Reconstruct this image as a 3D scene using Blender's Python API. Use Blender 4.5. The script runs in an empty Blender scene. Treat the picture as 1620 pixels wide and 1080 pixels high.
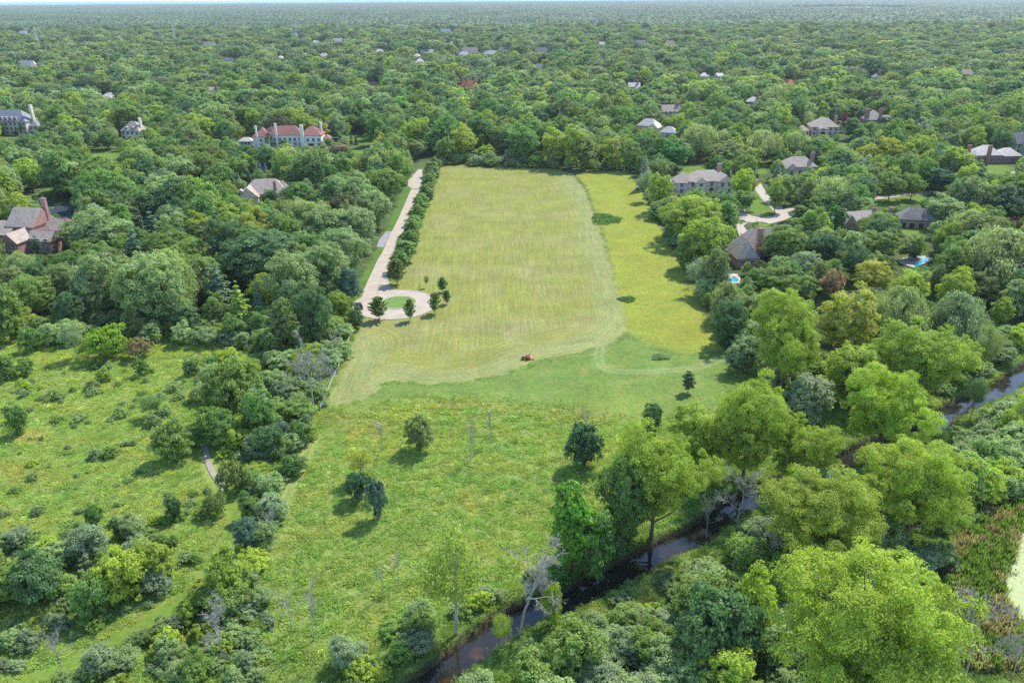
import bpy, math, random
import numpy as np
from mathutils import Matrix, Vector
S = bpy.context.scene
COL = S.collection
# ------------------------------------------------------------------ camera
F = 1260.0; CAMH = 90.0
PITCH = math.radians(23.43); ROLL = math.radians(-0.42)
_R0 = np.array([1., 0, 0]); _U0 = np.array([0, math.sin(PITCH), math.cos(PITCH)]); FW = np.array([0, math.cos(PITCH), -math.sin(PITCH)])
RT = _R0*math.cos(ROLL) + _U0*math.sin(ROLL); UP = -_R0*math.sin(ROLL) + _U0*math.cos(ROLL)
cam = bpy.data.objects.new('camera', bpy.data.cameras.new('camera')); COL.objects.link(cam)
cam.matrix_world = Matrix(((RT[0], UP[0], -FW[0], 0), (RT[1], UP[1], -FW[1], 0), (RT[2], UP[2], -FW[2], CAMH), (0, 0, 0, 1)))
cam.data.sensor_width = 36; cam.data.lens = 28; cam.data.clip_end = 60000; cam.data.clip_start = 1
S.camera = cam
# ------------------------------------------------------------------ world and sun
SUN_AZ = math.radians(38); SUN_EL = math.radians(51)     # azimuth measured from +Y towards +X
w = bpy.data.worlds.new("World"); S.world = w; w.use_nodes = True
nt = w.node_tree; nt.nodes.clear()
sky = nt.nodes.new('ShaderNodeTexSky'); sky.sky_type = 'NISHITA'; sky.sun_disc = False
sky.sun_elevation = SUN_EL; sky.sun_rotation = SUN_AZ; sky.air_density = 1.0; sky.dust_density = 0.1; sky.ozone_density = 3.0
bg = nt.nodes.new('ShaderNodeBackground'); bg.inputs[1].default_value = 0.15
wo = nt.nodes.new('ShaderNodeOutputWorld')
nt.links.new(sky.outputs[0], bg.inputs[0]); nt.links.new(bg.outputs[0], wo.inputs[0])
sun = bpy.data.objects.new('sun', bpy.data.lights.new('sun', 'SUN')); COL.objects.link(sun)
sun.data.energy = 3.0; sun.data.angle = math.radians(1.5); sun.data.color = (1, .95, .87)
_d = Vector((math.sin(SUN_AZ)*math.cos(SUN_EL), math.cos(SUN_AZ)*math.cos(SUN_EL), math.sin(SUN_EL)))
sun.rotation_euler = _d.to_track_quat('Z', 'Y').to_euler(); sun.location = (0, 0, 120)
S.view_settings.view_transform = 'Standard'; S.view_settings.look = 'None'; S.view_settings.gamma = 1
S.view_settings.exposure = 1.12
S.render.film_transparent = False
S.cycles.max_bounces = 5; S.cycles.diffuse_bounces = 3; S.cycles.glossy_bounces = 2; S.cycles.transmission_bounces = 3
S.cycles.volume_bounces = 0; S.cycles.transparent_max_bounces = 4
S.cycles.use_denoising = False
S.cycles.caustics_reflective = False; S.cycles.caustics_refractive = False

# ------------------------------------------------------------------ projection helpers
def G(px, py, z=0.0):
    d = RT*(px-810) + UP*(540-py) + FW*F
    t = (z-CAMH)/d[2]
    return np.array([d[0]*t, d[1]*t, z])
def PR(P):
    d = np.asarray(P, float) - np.array([0, 0, CAMH])
    x = d@RT; y = d@UP; z = d@FW
    return 810+F*x/z, 540-F*y/z, z
def gp(pts): return [tuple(G(*p)[:2]) for p in pts]
def height_for(b, topy):
    lo, hi = 0.2, 60
    for _ in range(30):
        m = (lo+hi)/2
        if PR((b[0], b[1], m))[1] > topy: lo = m
        else: hi = m
    return lo
def inpoly(X, Y, poly):
    ins = np.zeros(X.shape, bool); n = len(poly)
    for i in range(n):
        x1, y1 = poly[i]; x2, y2 = poly[(i+1) % n]
        if y1 == y2: continue
        c = ((y1 > Y) != (y2 > Y)) & (X < (x2-x1)*(Y-y1)/(y2-y1)+x1)
        ins ^= c
    return ins
def segdist(X, Y, pts, closed=False):
    best = np.full(X.shape, 1e9); along = np.zeros(X.shape); acc = 0
    n = len(pts); rng = range(n if closed else n-1)
    for i in rng:
        x1, y1 = pts[i]; x2, y2 = pts[(i+1) % n]
        dx, dy = x2-x1, y2-y1; L2 = dx*dx+dy*dy+1e-9
        t = np.clip(((X-x1)*dx+(Y-y1)*dy)/L2, 0, 1)
        d = np.hypot(X-x1-t*dx, Y-y1-t*dy)
        m = d < best; best = np.where(m, d, best); along = np.where(m, acc+t*math.sqrt(L2), along)
        acc += math.sqrt(L2)
    return best, along
def smooth_line(pts, n=8):
    P = [np.array(p, float) for p in pts]; out = []
    for i in range(len(P)-1):
        p0 = P[max(i-1, 0)]; p1 = P[i]; p2 = P[i+1]; p3 = P[min(i+2, len(P)-1)]
        for k in range(n):
            t = k/n
            out.append(tuple(.5*((2*p1)+(-p0+p2)*t+(2*p0-5*p1+4*p2-p3)*t*t+(-p0+3*p1-3*p2+p3)*t**3)))
    out.append(tuple(P[-1])); return out
def fnoise(X, Y, s, seed=0):
    r = np.random.RandomState(seed); v = 0; a = 1; tot = 0
    for o in range(4):
        for k in range(3):
            th = r.rand()*6.28; ph = r.rand()*6.28; f = (2**o)/s*(.8+.5*r.rand())
            v = v + a*np.sin((X*math.cos(th)+Y*math.sin(th))*f*6.28+ph + 1.3*np.sin((X*math.sin(th)-Y*math.cos(th))*f*4+ph*2)); tot += a
        a *= .6
    return v/tot*1.8

# ------------------------------------------------------------------ object helpers
def tag(o, label=None, cat=None, group=None, kind=None):
    if label: o['label'] = label
    if cat: o['category'] = cat
    if group: o['group'] = group
    if kind: o['kind'] = kind
    return o
def empty(name, loc=(0, 0, 0), rz=0):
    o = bpy.data.objects.new(name, None); COL.objects.link(o)
    o.location = loc; o.rotation_euler = (0, 0, rz); o.empty_display_size = .5
    return o
def np_mesh(name, V, Fq, nper, mats, attrs=None, smooth=False, midx=None):
    """V (n,3); Fq flat index array with nper verts per face"""
    me = bpy.data.meshes.new(name); V = np.asarray(V, np.float32); Fq = np.asarray(Fq, np.int32).ravel(); nf = len(Fq)//nper
    me.vertices.add(len(V)); me.vertices.foreach_set('co', V.ravel())
    me.loops.add(len(Fq)); me.loops.foreach_set('vertex_index', Fq)
    me.polygons.add(nf); me.polygons.foreach_set('loop_start', np.arange(nf, dtype=np.int32)*nper)
    for m in mats: me.materials.append(m)
    if midx is not None: me.polygons.foreach_set('material_index', np.asarray(midx, np.int32))
    me.polygons.foreach_set('use_smooth', np.full(nf, smooth))
    for k, (dom, typ, arr) in (attrs or {}).items():
        a = me.attributes.new(k, typ, dom)
        a.data.foreach_set({'FLOAT': 'value', 'FLOAT_VECTOR': 'vector', 'FLOAT_COLOR': 'color', 'INT': 'value'}[typ], np.asarray(arr, np.int32 if typ == 'INT' else np.float32).ravel())
    me.update(calc_edges=True); return me
class MB:
    def __init__(s): s.v = []; s.f = []; s.m = []
    def add(s, vs, fs, mi=0):
        b = len(s.v); s.v += [tuple(map(float, v)) for v in vs]; s.f += [tuple(b+i for i in f) for f in fs]; s.m += [mi]*len(fs); return s
    def box(s, x0, y0, z0, x1, y1, z1, mi=0):
        return s.add([(x0, y0, z0), (x1, y0, z0), (x1, y1, z0), (x0, y1, z0), (x0, y0, z1), (x1, y0, z1), (x1, y1, z1), (x0, y1, z1)],
                     [(0, 3, 2, 1), (4, 5, 6, 7), (0, 1, 5, 4), (1, 2, 6, 5), (2, 3, 7, 6), (3, 0, 4, 7)], mi)
    def prism(s, pts, z0, z1, mi=0):
        n = len(pts); return s.add([(x, y, z0) for x, y in pts]+[(x, y, z1) for x, y in pts],
            [tuple(range(n))[::-1], tuple(range(n, 2*n))]+[(i, (i+1) % n, n+(i+1) % n, n+i) for i in range(n)], mi)
    def xprism(s, pts, x0, x1, mi=0):      # outline in (y,z) extruded along x
        n = len(pts); return s.add([(x0, y, z) for y, z in pts]+[(x1, y, z) for y, z in pts],
            [tuple(range(n)), tuple(range(n, 2*n))[::-1]]+[(i, n+i, n+(i+1) % n, (i+1) % n) for i in range(n)], mi)
    def tube(s, pts, rad, n=6, mi=0, cap=True):
        pts = [Vector(p) for p in pts]; b = len(s.v)
        for i, p in enumerate(pts):
            d = (pts[min(i+1, len(pts)-1)]-pts[max(i-1, 0)]).normalized()
            a = d.orthogonal().normalized() if i == 0 else (a - d*a.dot(d)).normalized()
            c = d.cross(a)
            for k in range(n):
                t = 6.28318*k/n; s.v.append(tuple(p+(a*math.cos(t)+c*math.sin(t))*rad[i]))
        for i in range(len(pts)-1):
            for k in range(n):
                s.f.append((b+i*n+k, b+i*n+(k+1) % n, b+(i+1)*n+(k+1) % n, b+(i+1)*n+k)); s.m.append(mi)
        if cap: s.f.append(tuple(b+k for k in range(n))[::-1]); s.m.append(mi); s.f.append(tuple(b+(len(pts)-1)*n+k for k in range(n))); s.m.append(mi)
        return s
    def mesh(s, name, mats, smooth=False):
        me = bpy.data.meshes.new(name); me.from_pydata(s.v, [], s.f)
        for m in (mats if isinstance(mats, (list, tuple)) else [mats]): me.materials.append(m)
        me.polygons.foreach_set('material_index', s.m); me.polygons.foreach_set('use_smooth', [smooth]*len(s.f))
        me.update(); return me
    def build(s, name, mats, parent=None, loc=(0, 0, 0), rot=(0, 0, 0), smooth=False):
        o = bpy.data.objects.new(name, s.mesh(name, mats, smooth)); COL.objects.link(o)
        o.location = loc; o.rotation_euler = rot; o.parent = parent; return o
def link(name, me, parent=None, loc=(0, 0, 0), rz=0, sc=(1, 1, 1), tint=None):
    o = bpy.data.objects.new(name, me); COL.objects.link(o); o.parent = parent
    o.location = loc; o.rotation_euler = (0, 0, rz); o.scale = sc
    if tint is not None: o['tint'] = [float(t) for t in tint]
    return o

# ------------------------------------------------------------------ materials
def newmat(name):
    m = bpy.data.materials.new(name); m.use_nodes = True; n = m.node_tree; n.nodes.clear(); return m, n
def N(n, t, **k):
    x = n.nodes.new(t)
    for a, b in k.items(): setattr(x, a, b)
    return x
def foliage_mat(name, trans=.44, rough=.6, spec=.25, gain=1.0, lo=.62, hi=1.42):
    m, n = newmat(name); L = n.links
    a = N(n, 'ShaderNodeAttribute', attribute_type='INSTANCER', attribute_name='tint')
    g = N(n, 'ShaderNodeAttribute', attribute_type='GEOMETRY', attribute_name='lv')
    mr = N(n, 'ShaderNodeMapRange'); mr.inputs[3].default_value = lo*gain; mr.inputs[4].default_value = hi*gain
    L.new(g.outputs['Fac'], mr.inputs[0])
    mx = N(n, 'ShaderNodeVectorMath', operation='SCALE'); L.new(a.outputs['Color'], mx.inputs[0]); L.new(mr.outputs[0], mx.inputs[3])
    p = N(n, 'ShaderNodeBsdfPrincipled'); p.inputs['Roughness'].default_value = rough; p.inputs['Specular IOR Level'].default_value = spec
    L.new(mx.outputs[0], p.inputs['Base Color'])
    tc = N(n, 'ShaderNodeVectorMath', operation='MULTIPLY'); tc.inputs[1].default_value = (1.15, 1.25, .7); L.new(mx.outputs[0], tc.inputs[0])
    t = N(n, 'ShaderNodeBsdfTranslucent'); L.new(tc.outputs[0], t.inputs[0])
    ms = N(n, 'ShaderNodeMixShader'); ms.inputs[0].default_value = trans; L.new(p.outputs[0], ms.inputs[1]); L.new(t.outputs[0], ms.inputs[2])
    o = N(n, 'ShaderNodeOutputMaterial'); L.new(ms.outputs[0], o.inputs[0]); return m
def simple(name, col, rough=.8, var=.25, scale=2.0, metal=0, bump=0, col2=None, spec=.3, stretch=None):
    m, n = newmat(name); L = n.links
    tc = N(n, 'ShaderNodeTexCoord'); ns = N(n, 'ShaderNodeTexNoise'); ns.inputs['Scale'].default_value = scale; ns.inputs['Detail'].default_value = 5
    mp = N(n, 'ShaderNodeMapping'); L.new(tc.outputs['Object'], mp.inputs[0]); L.new(mp.outputs[0], ns.inputs[0])
    if stretch: mp.inputs['Scale'].default_value = stretch
    rp = N(n, 'ShaderNodeValToRGB'); c2 = col2 or tuple(min(1, c*(1+var)) for c in col)
    rp.color_ramp.elements[0].color = tuple(c*(1-var) for c in col)+(1,); rp.color_ramp.elements[1].color = tuple(c2)+(1,)
    rp.color_ramp.elements[0].position = .3; rp.color_ramp.elements[1].position = .7
    L.new(ns.outputs[0], rp.inputs[0])
    p = N(n, 'ShaderNodeBsdfPrincipled'); p.inputs['Roughness'].default_value = rough; p.inputs['Metallic'].default_value = metal; p.inputs['Specular IOR Level'].default_value = spec
    L.new(rp.outputs[0], p.inputs['Base Color'])
    if bump:
        b = N(n, 'ShaderNodeBump'); b.inputs['Strength'].default_value = bump; b.inputs['Distance'].default_value = .1
        L.new(ns.outputs[0], b.inputs['Height']); L.new(b.outputs[0], p.inputs['Normal'])
    o = N(n, 'ShaderNodeOutputMaterial'); L.new(p.outputs[0], o.inputs[0]); return m
def brickish(name, c1, c2, mortar, w, h, rough=.85, msize=.02):
    m, n = newmat(name); L = n.links
    tc = N(n, 'ShaderNodeTexCoord'); sx = N(n, 'ShaderNodeSeparateXYZ'); L.new(tc.outputs['Object'], sx.inputs[0])
    ad = N(n, 'ShaderNodeMath', operation='ADD'); L.new(sx.outputs[0], ad.inputs[0]); L.new(sx.outputs[1], ad.inputs[1])
    cb = N(n, 'ShaderNodeCombineXYZ'); L.new(ad.outputs[0], cb.inputs[0]); L.new(sx.outputs[2], cb.inputs[1])
    b = N(n, 'ShaderNodeTexBrick'); L.new(cb.outputs[0], b.inputs[0])
    b.inputs['Color1'].default_value = c1+(1,); b.inputs['Color2'].default_value = c2+(1,); b.inputs['Mortar'].default_value = mortar+(1,)
    b.inputs['Scale'].default_value = 1; b.inputs['Brick Width'].default_value = w; b.inputs['Row Height'].default_value = h; b.inputs['Mortar Size'].default_value = msize
    ns = N(n, 'ShaderNodeTexNoise'); ns.inputs['Scale'].default_value = .7; ns.inputs['Detail'].default_value = 6; L.new(tc.outputs['Object'], ns.inputs[0])
    mr = N(n, 'ShaderNodeMapRange'); mr.inputs[3].default_value = .6; mr.inputs[4].default_value = 1.4; L.new(ns.outputs[0], mr.inputs[0])
    v = N(n, 'ShaderNodeVectorMath', operation='SCALE'); L.new(b.outputs[0], v.inputs[0]); L.new(mr.outputs[0], v.inputs[3])
    p = N(n, 'ShaderNodeBsdfPrincipled'); p.inputs['Roughness'].default_value = rough; L.new(v.outputs[0], p.inputs['Base Color'])
    o = N(n, 'ShaderNodeOutputMaterial'); L.new(p.outputs[0], o.inputs[0]); return m
M = {}
M['leaf'] = foliage_mat('foliage')
M['needle'] = foliage_mat('needles', trans=.12)
M['grass'] = foliage_mat('grass_blades', trans=.5, rough=.7, gain=2.15, lo=.78, hi=1.22)
M['bark'] = simple('bark', (.16, .13, .10), scale=3, stretch=(1, 1, .2), bump=.5)
M['deadwood'] = simple('dead_wood', (.38, .36, .31), scale=2)
M['white'] = simple('white_render', (.84, .78, .70), var=.08, scale=.6)
M['cream'] = simple('cream_render', (.78, .67, .52), var=.1, scale=.6)
M['beige'] = brickish('beige_brick', (.88, .62, .47), (.80, .56, .43), (.75, .62, .52), .24, .08)
M['brick'] = brickish('red_brick', (.42, .15, .105), (.34, .115, .085), (.42, .3, .25), .24, .08)
M['shake'] = brickish('wood_shake_roof', (.50, .40, .32), (.39, .31, .25), (.22, .175, .145), .55, .3)
M['shake_dark'] = brickish('dark_shingle_roof', (.26, .235, .22), (.19, .17, .16), (.07, .07, .07), .55, .3)
M['slate'] = brickish('grey_slate_roof', (.30, .29, .30), (.24, .23, .24), (.14, .13, .14), .6, .35)
M['redtile'] = brickish('red_tile_roof', (.36, .155, .12), (.28, .12, .095), (.2, .09, .07), .4, .35)
M['palegrey'] = brickish('pale_shingle_roof', (.64, .57, .51), (.55, .49, .44), (.34, .3, .27), .6, .35)
M['orange'] = brickish('orange_tile_roof', (.6, .2, .09), (.5, .16, .07), (.3, .1, .05), .4, .35)
M['glass'] = simple('window_glass', (.05, .06, .07), rough=.08, var=.3, scale=.8, spec=.6)
M['trim'] = simple('white_trim', (.75, .74, .7), var=.05)
M['concrete'] = simple('pale_concrete', (.41, .345, .265), scale=.25, var=.12, rough=.9)
M['kerb'] = simple('kerb_concrete', (.43, .38, .31), scale=.6, var=.08)
M['asphalt'] = simple('grey_asphalt', (.27, .26, .27), scale=.5, var=.15)
M['pinkdrive'] = simple('drive_gravel', (.40, .34, .27), scale=.8, var=.15)
M['joint'] = simple('road_joint', (.34, .27, .23), var=.1)
M['gravel'] = simple('path_gravel', (.30, .26, .22), scale=3, var=.3)
M['metal'] = simple('galvanised_steel', (.55, .56, .56), metal=.3, rough=.5, var=.1)
M['fence'] = simple('weathered_rail', (.36, .34, .29), var=.2, scale=4)
M['rubber'] = simple('tyre_rubber', (.03, .03, .03), var=.2)
M['orangepaint'] = simple('orange_paint', (.50, .14, .06), rough=.35, var=.1, spec=.5)
M['blackpaint'] = simple('black_metal', (.04, .04, .045), rough=.4, var=.2)
M['carblue'] = simple('dark_blue_paint', (.05, .055, .085), rough=.2, var=.05, spec=.6)
M['carsilver'] = simple('silver_paint', (.35, .37, .4), rough=.25, metal=.4, var=.05)
M['pooldeck'] = simple('pool_deck', (.42, .37, .33), var=.1, scale=1)
M['poolwater'] = simple('pool_water', (.02, .27, .32), var=.12, scale=1.5, rough=.08, spec=.5)
M['skin'] = simple('skin', (.5, .3, .22), var=.05); M['shirt'] = simple('white_shirt', (.7, .68, .66), var=.05); M['jeans'] = simple('dark_trousers', (.06, .07, .11), var=.1)
M['bluefabric'] = simple('blue_fabric', (.05, .16, .4), var=.1); M['greenfabric'] = simple('green_fabric', (.03, .35, .22), var=.1)
M['duckweed'] = simple('duckweed', (.37, .42, .19), var=.12, scale=1.2, rough=.8)
def water_mat(name, col, col2, rough=.05):
    m, n = newmat(name); L = n.links
    tc = N(n, 'ShaderNodeTexCoord'); ns = N(n, 'ShaderNodeTexNoise'); ns.inputs['Scale'].default_value = .18; ns.inputs['Detail'].default_value = 4; L.new(tc.outputs['Object'], ns.inputs[0])
    rp = N(n, 'ShaderNodeValToRGB'); rp.color_ramp.elements[0].position = .56; rp.color_ramp.elements[1].position = .74
    rp.color_ramp.elements[0].color = col+(1,); rp.color_ramp.elements[1].color = col2+(1,); L.new(ns.outputs[0], rp.inputs[0])
    p = N(n, 'ShaderNodeBsdfPrincipled'); p.inputs['Roughness'].default_value = rough; p.inputs['IOR'].default_value = 1.33; p.inputs['Specular IOR Level'].default_value = .9
    L.new(rp.outputs[0], p.inputs['Base Color'])
    n2 = N(n, 'ShaderNodeTexNoise'); n2.inputs['Scale'].default_value = 1.6; L.new(tc.outputs['Object'], n2.inputs[0])
    b = N(n, 'ShaderNodeBump'); b.inputs['Strength'].default_value = .05; b.inputs['Distance'].default_value = .1; L.new(n2.outputs[0], b.inputs['Height']); L.new(b.outputs[0], p.inputs['Normal'])
    o = N(n, 'ShaderNodeOutputMaterial'); L.new(p.outputs[0], o.inputs[0]); return m
M['creek'] = water_mat('creek_water', (.022, .020, .016), (.085, .045, .02), .03)
M['pond'] = water_mat('pond_water', (.06, .08, .1), (.1, .13, .15))

# ------------------------------------------------------------------ layout (pixels of the 1620x1080 view, dropped on the ground)
FIELD = [(694, 262), (720, 255), (760, 252), (835, 258), (905, 275), (925, 300), (945, 350), (960, 400), (975, 450), (988, 500), (991, 522), (975, 538), (950, 548), (900, 558), (850, 570), (800, 590), (740, 602), (680, 607), (625, 600), (605, 606), (590, 625), (540, 641), (519, 641), (531, 606), (545, 578), (558, 545), (570, 520), (560, 498), (560, 480), (600, 440), (630, 446), (648, 402), (663, 356), (676, 326), (686, 294)]
YELLOW = [(910, 274), (990, 270), (1015, 300), (1050, 370), (1085, 430), (1120, 500), (1145, 552), (1100, 560), (1060, 556), (1020, 545), (990, 525), (975, 450), (958, 380), (930, 300)]
FRESH = [(600, 604), (740, 602), (850, 570), (950, 548), (992, 525), (1060, 556), (1150, 558), (1160, 600), (1150, 650), (1090, 655), (980, 660), (900, 640), (840, 640), (760, 628), (640, 625), (560, 650), (500, 720), (560, 640)]
CENTRE = [(530, 640), (600, 604), (850, 640), (1150, 640), (1160, 660), (1060, 720), (960, 800), (880, 880), (820, 930), (700, 990), (560, 1040), (400, 1080), (360, 1080), (400, 960), (450, 800), (490, 700)]
LEFTM = [(-200, 540), (0, 530), (130, 525), (300, 540), (420, 545), (520, 530), (545, 560), (500, 660), (440, 800), (400, 940), (340, 1090), (-400, 1090), (-400, 800)]
VERGE = [(545, 482), (572, 440), (600, 385), (625, 330), (640, 296), (652, 292), (655, 296), (616, 382), (585, 443), (573, 468), (560, 478)]
LAWNS = [[(1065, 277), (1085, 264), (1125, 262), (1130, 270), (1112, 280), (1075, 285)], [(1190, 303), (1198, 303), (1228, 333), (1215, 343), (1195, 341), (1184, 333)],
         [(1375, 313), (1440, 309), (1470, 307), (1462, 318), (1430, 326), (1385, 328)], [(470, 238), (515, 236), (520, 243), (500, 248), (472, 247)],
         [(10, 321), (50, 306), (88, 292), (86, 303), (40, 319), (14, 330)], [(136, 238), (160, 236), (205, 246), (190, 252), (150, 250), (136, 244)],
         [(376, 206), (394, 206), (394, 218), (378, 219)], [(545, 215), (590, 215), (596, 228), (560, 230)], [(1326, 193), (1344, 192), (1342, 206), (1326, 205)],
         [(1196, 257), (1214, 257), (1212, 274), (1196, 276)], [(1325, 226), (1345, 226), (1345, 238), (1320, 238)], [(1300, 470), (1345, 470), (1340, 490), (1290, 485)],
         [(1420, 355), (1470, 362), (1465, 370), (1430, 372)], [(15, 217), (34, 217), (32, 230), (18, 228)], [(1105, 1058), (1190, 1050), (1200, 1090), (1090, 1090)], [(300, 305), (320, 302), (322, 312), (300, 314)],
         [(1560, 262), (1600, 262), (1600, 275), (1560, 275)], [(550, 236), (600, 238), (596, 243), (552, 243)]]
CREEKP = [(560, 1170), (640, 1105), (675, 1078), (745, 1025), (815, 975), (900, 945), (957, 915), (1007, 888), (1067, 857), (1100, 843), (1163, 800), (1230, 768), (1310, 738), (1380, 706), (1463, 678), (1500, 652), (1540, 630), (1592, 607), (1640, 575), (1720, 535)]
CREEK = smooth_line(gp(CREEKP), 6)
PATH = [(-60, 1120), (60, 1070), (150, 1030), (230, 985), (290, 945), (325, 915), (355, 870), (375, 830), (368, 795), (356, 775)]
GRAVEL = [(357, 776), (345, 760), (335, 745), (328, 725), (325, 706)]
TRACKS = [[(950, 548), (947, 565), (951, 577), (965, 585), (990, 588), (1030, 588), (1070, 585), (1095, 582), (1125, 574), (1143, 566)]]
POND2 = [(1594, 960), (1586, 930), (1594, 900), (1606, 880), (1612, 850), (1640, 815), (1760, 800), (1760, 1000), (1640, 985), (1610, 975)]
REEDS = [(1480, 1000), (1500, 900), (1520, 850), (1545, 815), (1590, 790), (1680, 760), (1700, 820), (1640, 870), (1600, 930), (1610, 1000), (1640, 1060), (1540, 1060)]
POND1 = [(70, 338), (78, 328), (96, 324), (120, 324), (134, 333), (130, 343), (108, 346), (84, 345)]
ROAD_R = [(1195, 292), (1204, 290), (1214, 308), (1228, 322), (1240, 331), (1264, 328), (1266, 336), (1242, 348), (1218, 354), (1206, 351), (1183, 352), (1176, 357), (1181, 364), (1192, 368), (1190, 374), (1171, 377), (1166, 362), (1165, 352), (1170, 345), (1167, 333), (1178, 332), (1188, 341), (1202, 344), (1218, 343), (1230, 340), (1218, 328), (1204, 313), (1194, 300)]
ROAD_R2 = [(1384, 316), (1384, 311), (1433, 305), (1473, 302), (1500, 303), (1500, 308), (1473, 307), (1433, 310)]
ROAD_R3 = [(1594, 274), (1610, 269), (1640, 266), (1640, 272), (1612, 275), (1596, 279)]
CIRC = G(625, 481)[:2]; ISL = G(631, 478.5)[:2]

# ------------------------------------------------------------------ ground
def axis(a, b, step, lo, hi, g=1.14):
    c = list(np.arange(a, b+1e-6, step)); s = step
    while c[-1] < hi: s *= g; c.append(c[-1]+s)
    s = step
    while c[0] > lo: s *= g; c.insert(0, c[0]-s)
    c[0] = lo; c[-1] = hi; return c
xs = np.array(axis(-190, 250, .8, -13500, 13500)); ys = np.array(axis(60, 235, .65, -300, 236)[:-1]); ys = ys[ys < 235.5]
y2 = axis(237, 560, 1.3, 236, 13500); ys = np.concatenate([ys, np.array(y2)]); ys = np.unique(np.round(ys, 3))
GX, GY = np.meshgrid(xs, ys); shp = GX.shape
jx = GX + fnoise(GX, GY, 9, 5)*1.0 + fnoise(GX, GY, 3, 6)*.4; jy = GY + fnoise(GX, GY, 9, 7)*1.0
def sdf(poly, soft, X=None, Y=None):
    X = jx if X is None else X; Y = jy if Y is None else Y
    p = poly; d, al = segdist(X, Y, p, True); ins = inpoly(X, Y, p); sd = np.where(ins, d, -d)
    return np.clip(sd/soft+.5, 0, 1), sd, al
near = (GX > -700) & (GX < 700) & (GY < 1400)
idx = np.nonzero(near.ravel())[0]; nX = jx.ravel()[idx]; nY = jy.ravel()[idx]; rX = GX.ravel()[idx]; rY = GY.ravel()[idx]
colr = np.tile(np.array([.075, .105, .038]), (GX.size, 1)); tall = np.zeros(GX.size); mow = np.zeros(GX.size); sv = np.zeros((GX.size, 3))
sub = colr[idx].copy(); tl = np.full(len(idx), .6); mw = np.zeros(len(idx)); svs = np.stack([rX, rY, rX*0], 1)
def lay(poly, c, soft=2.0, t=0, X=nX, Y=nY):
    global sub, tl
    wgt, sd, al = sdf(poly, soft, X, Y); wv = wgt[:, None]
    sub = sub*(1-wv)+np.array(c)*wv; tl = tl*(1-wgt)+t*wgt; return wgt, sd, al
lay(gp([(-300, 490), (560, 490), (700, 560), (1150, 560), (1300, 600), (1650, 540), (2000, 600), (2200, 1300), (-700, 1300)]), (.135, .19, .045), 6, 1)
lay(gp(LEFTM), (.205, .25, .062), 4, 1)
lay(gp(CENTRE), (.202, .25, .064), 3, 1)
wy, _, _ = lay(gp(YELLOW), (.222, .245, .038), 1.5, .3)
wf, _, _ = lay(gp(FRESH), (.14, .205, .045), 7, .3)
for nz, th, c, wt in ((fnoise(rX, rY, 5, 41)+.6*fnoise(rX, rY, 1.9, 42), .15, (.26, .262, .04), wy), (fnoise(rX, rY, 3.2, 43)+.7*fnoise(rX, rY, 1.7, 49), .35, (.13, .19, .035), wy*.55), (fnoise(rX, rY, 12, 44)+.4*fnoise(rX, rY, 3, 45), .1, (.185, .225, .06), wf*.8), (fnoise(rX, rY, 7, 46)+.6*fnoise(rX, rY, 2, 47), .3, (.10, .165, .045), wf*.6)):
    k = np.clip((nz-th)*2.2, 0, 1)*wt; sub = sub*(1-k[:, None])+np.array(c)*k[:, None]
lay(gp(VERGE), (.09, .165, .03), .8, .1)
for l in LAWNS: lay(gp(l), (.12, .19, .03), 1.2, .1)
fw, fsd, fal = lay(gp(FIELD), (.216, .224, .054), .9, .15)
# field details: stripes that run with the road, paler swathes along the cut edge
A = G(645, 402)[:2]; B = G(688, 270)[:2]; ax = (B-A)/np.linalg.norm(B-A); pr_ = np.array([ax[1], -ax[0]])
u = (rX-A[0])*pr_[0]+(rY-A[1])*pr_[1]; v = (rX-A[0])*ax[0]+(rY-A[1])*ax[1]
svs[:, 0] = u; svs[:, 1] = v*.035
edgeR, eal = segdist(rX, rY, gp([(905, 275), (925, 300), (945, 350), (960, 400), (975, 450), (988, 500), (991, 522), (975, 538), (950, 548), (900, 558), (850, 570), (800, 590), (740, 602), (680, 607), (625, 600), (605, 606), (590, 625), (540, 641), (519, 641), (531, 606), (545, 578), (558, 545)]))
band = np.clip((11-edgeR+1.5*np.sin(eal*.06))/5, 0, 1)*fw
m_ = edgeR < 17
svs[m_, 0] = edgeR[m_]*1.1; svs[m_, 1] = eal[m_]*.03
sub = sub*(1-band[:, None]*.8)+np.array([.235, .25, .10])*band[:, None]*.8
tan = np.clip(fnoise(rX*1.0, rY*.35, 22, 11)*1.4+.1, 0, 1)*fw*(1-band)*.42
hz = np.exp(-((rY-G(800, 430)[1])/7)**2)*.5+np.exp(-((rY-G(800, 515)[1])/9)**2)*.7+np.exp(-((rY-G(800, 383)[1])/6)**2)*.35+np.exp(-((rY-G(800, 340)[1])/8)**2)*.3
tan = np.clip(tan+hz*fw*(1-band)*.6, 0, .9)
sub = sub*(1-tan[:, None])+np.array([.25, .225, .10])*tan[:, None]
mw = fw.copy()
# loops of the mower in the lower field
for cx, cy, r in ((740, 535, 7), (880, 530, 8), (640, 560, 6), (700, 565, 9)):
    c = G(cx, cy); d = np.abs(np.hypot((rX-c[0])*.55, rY-c[1])-r); k = np.exp(-(d/.5)**2)*.2*fw
    sub = sub*(1-k[:, None])+np.array([.3, .3, .16])*k[:, None]
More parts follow.
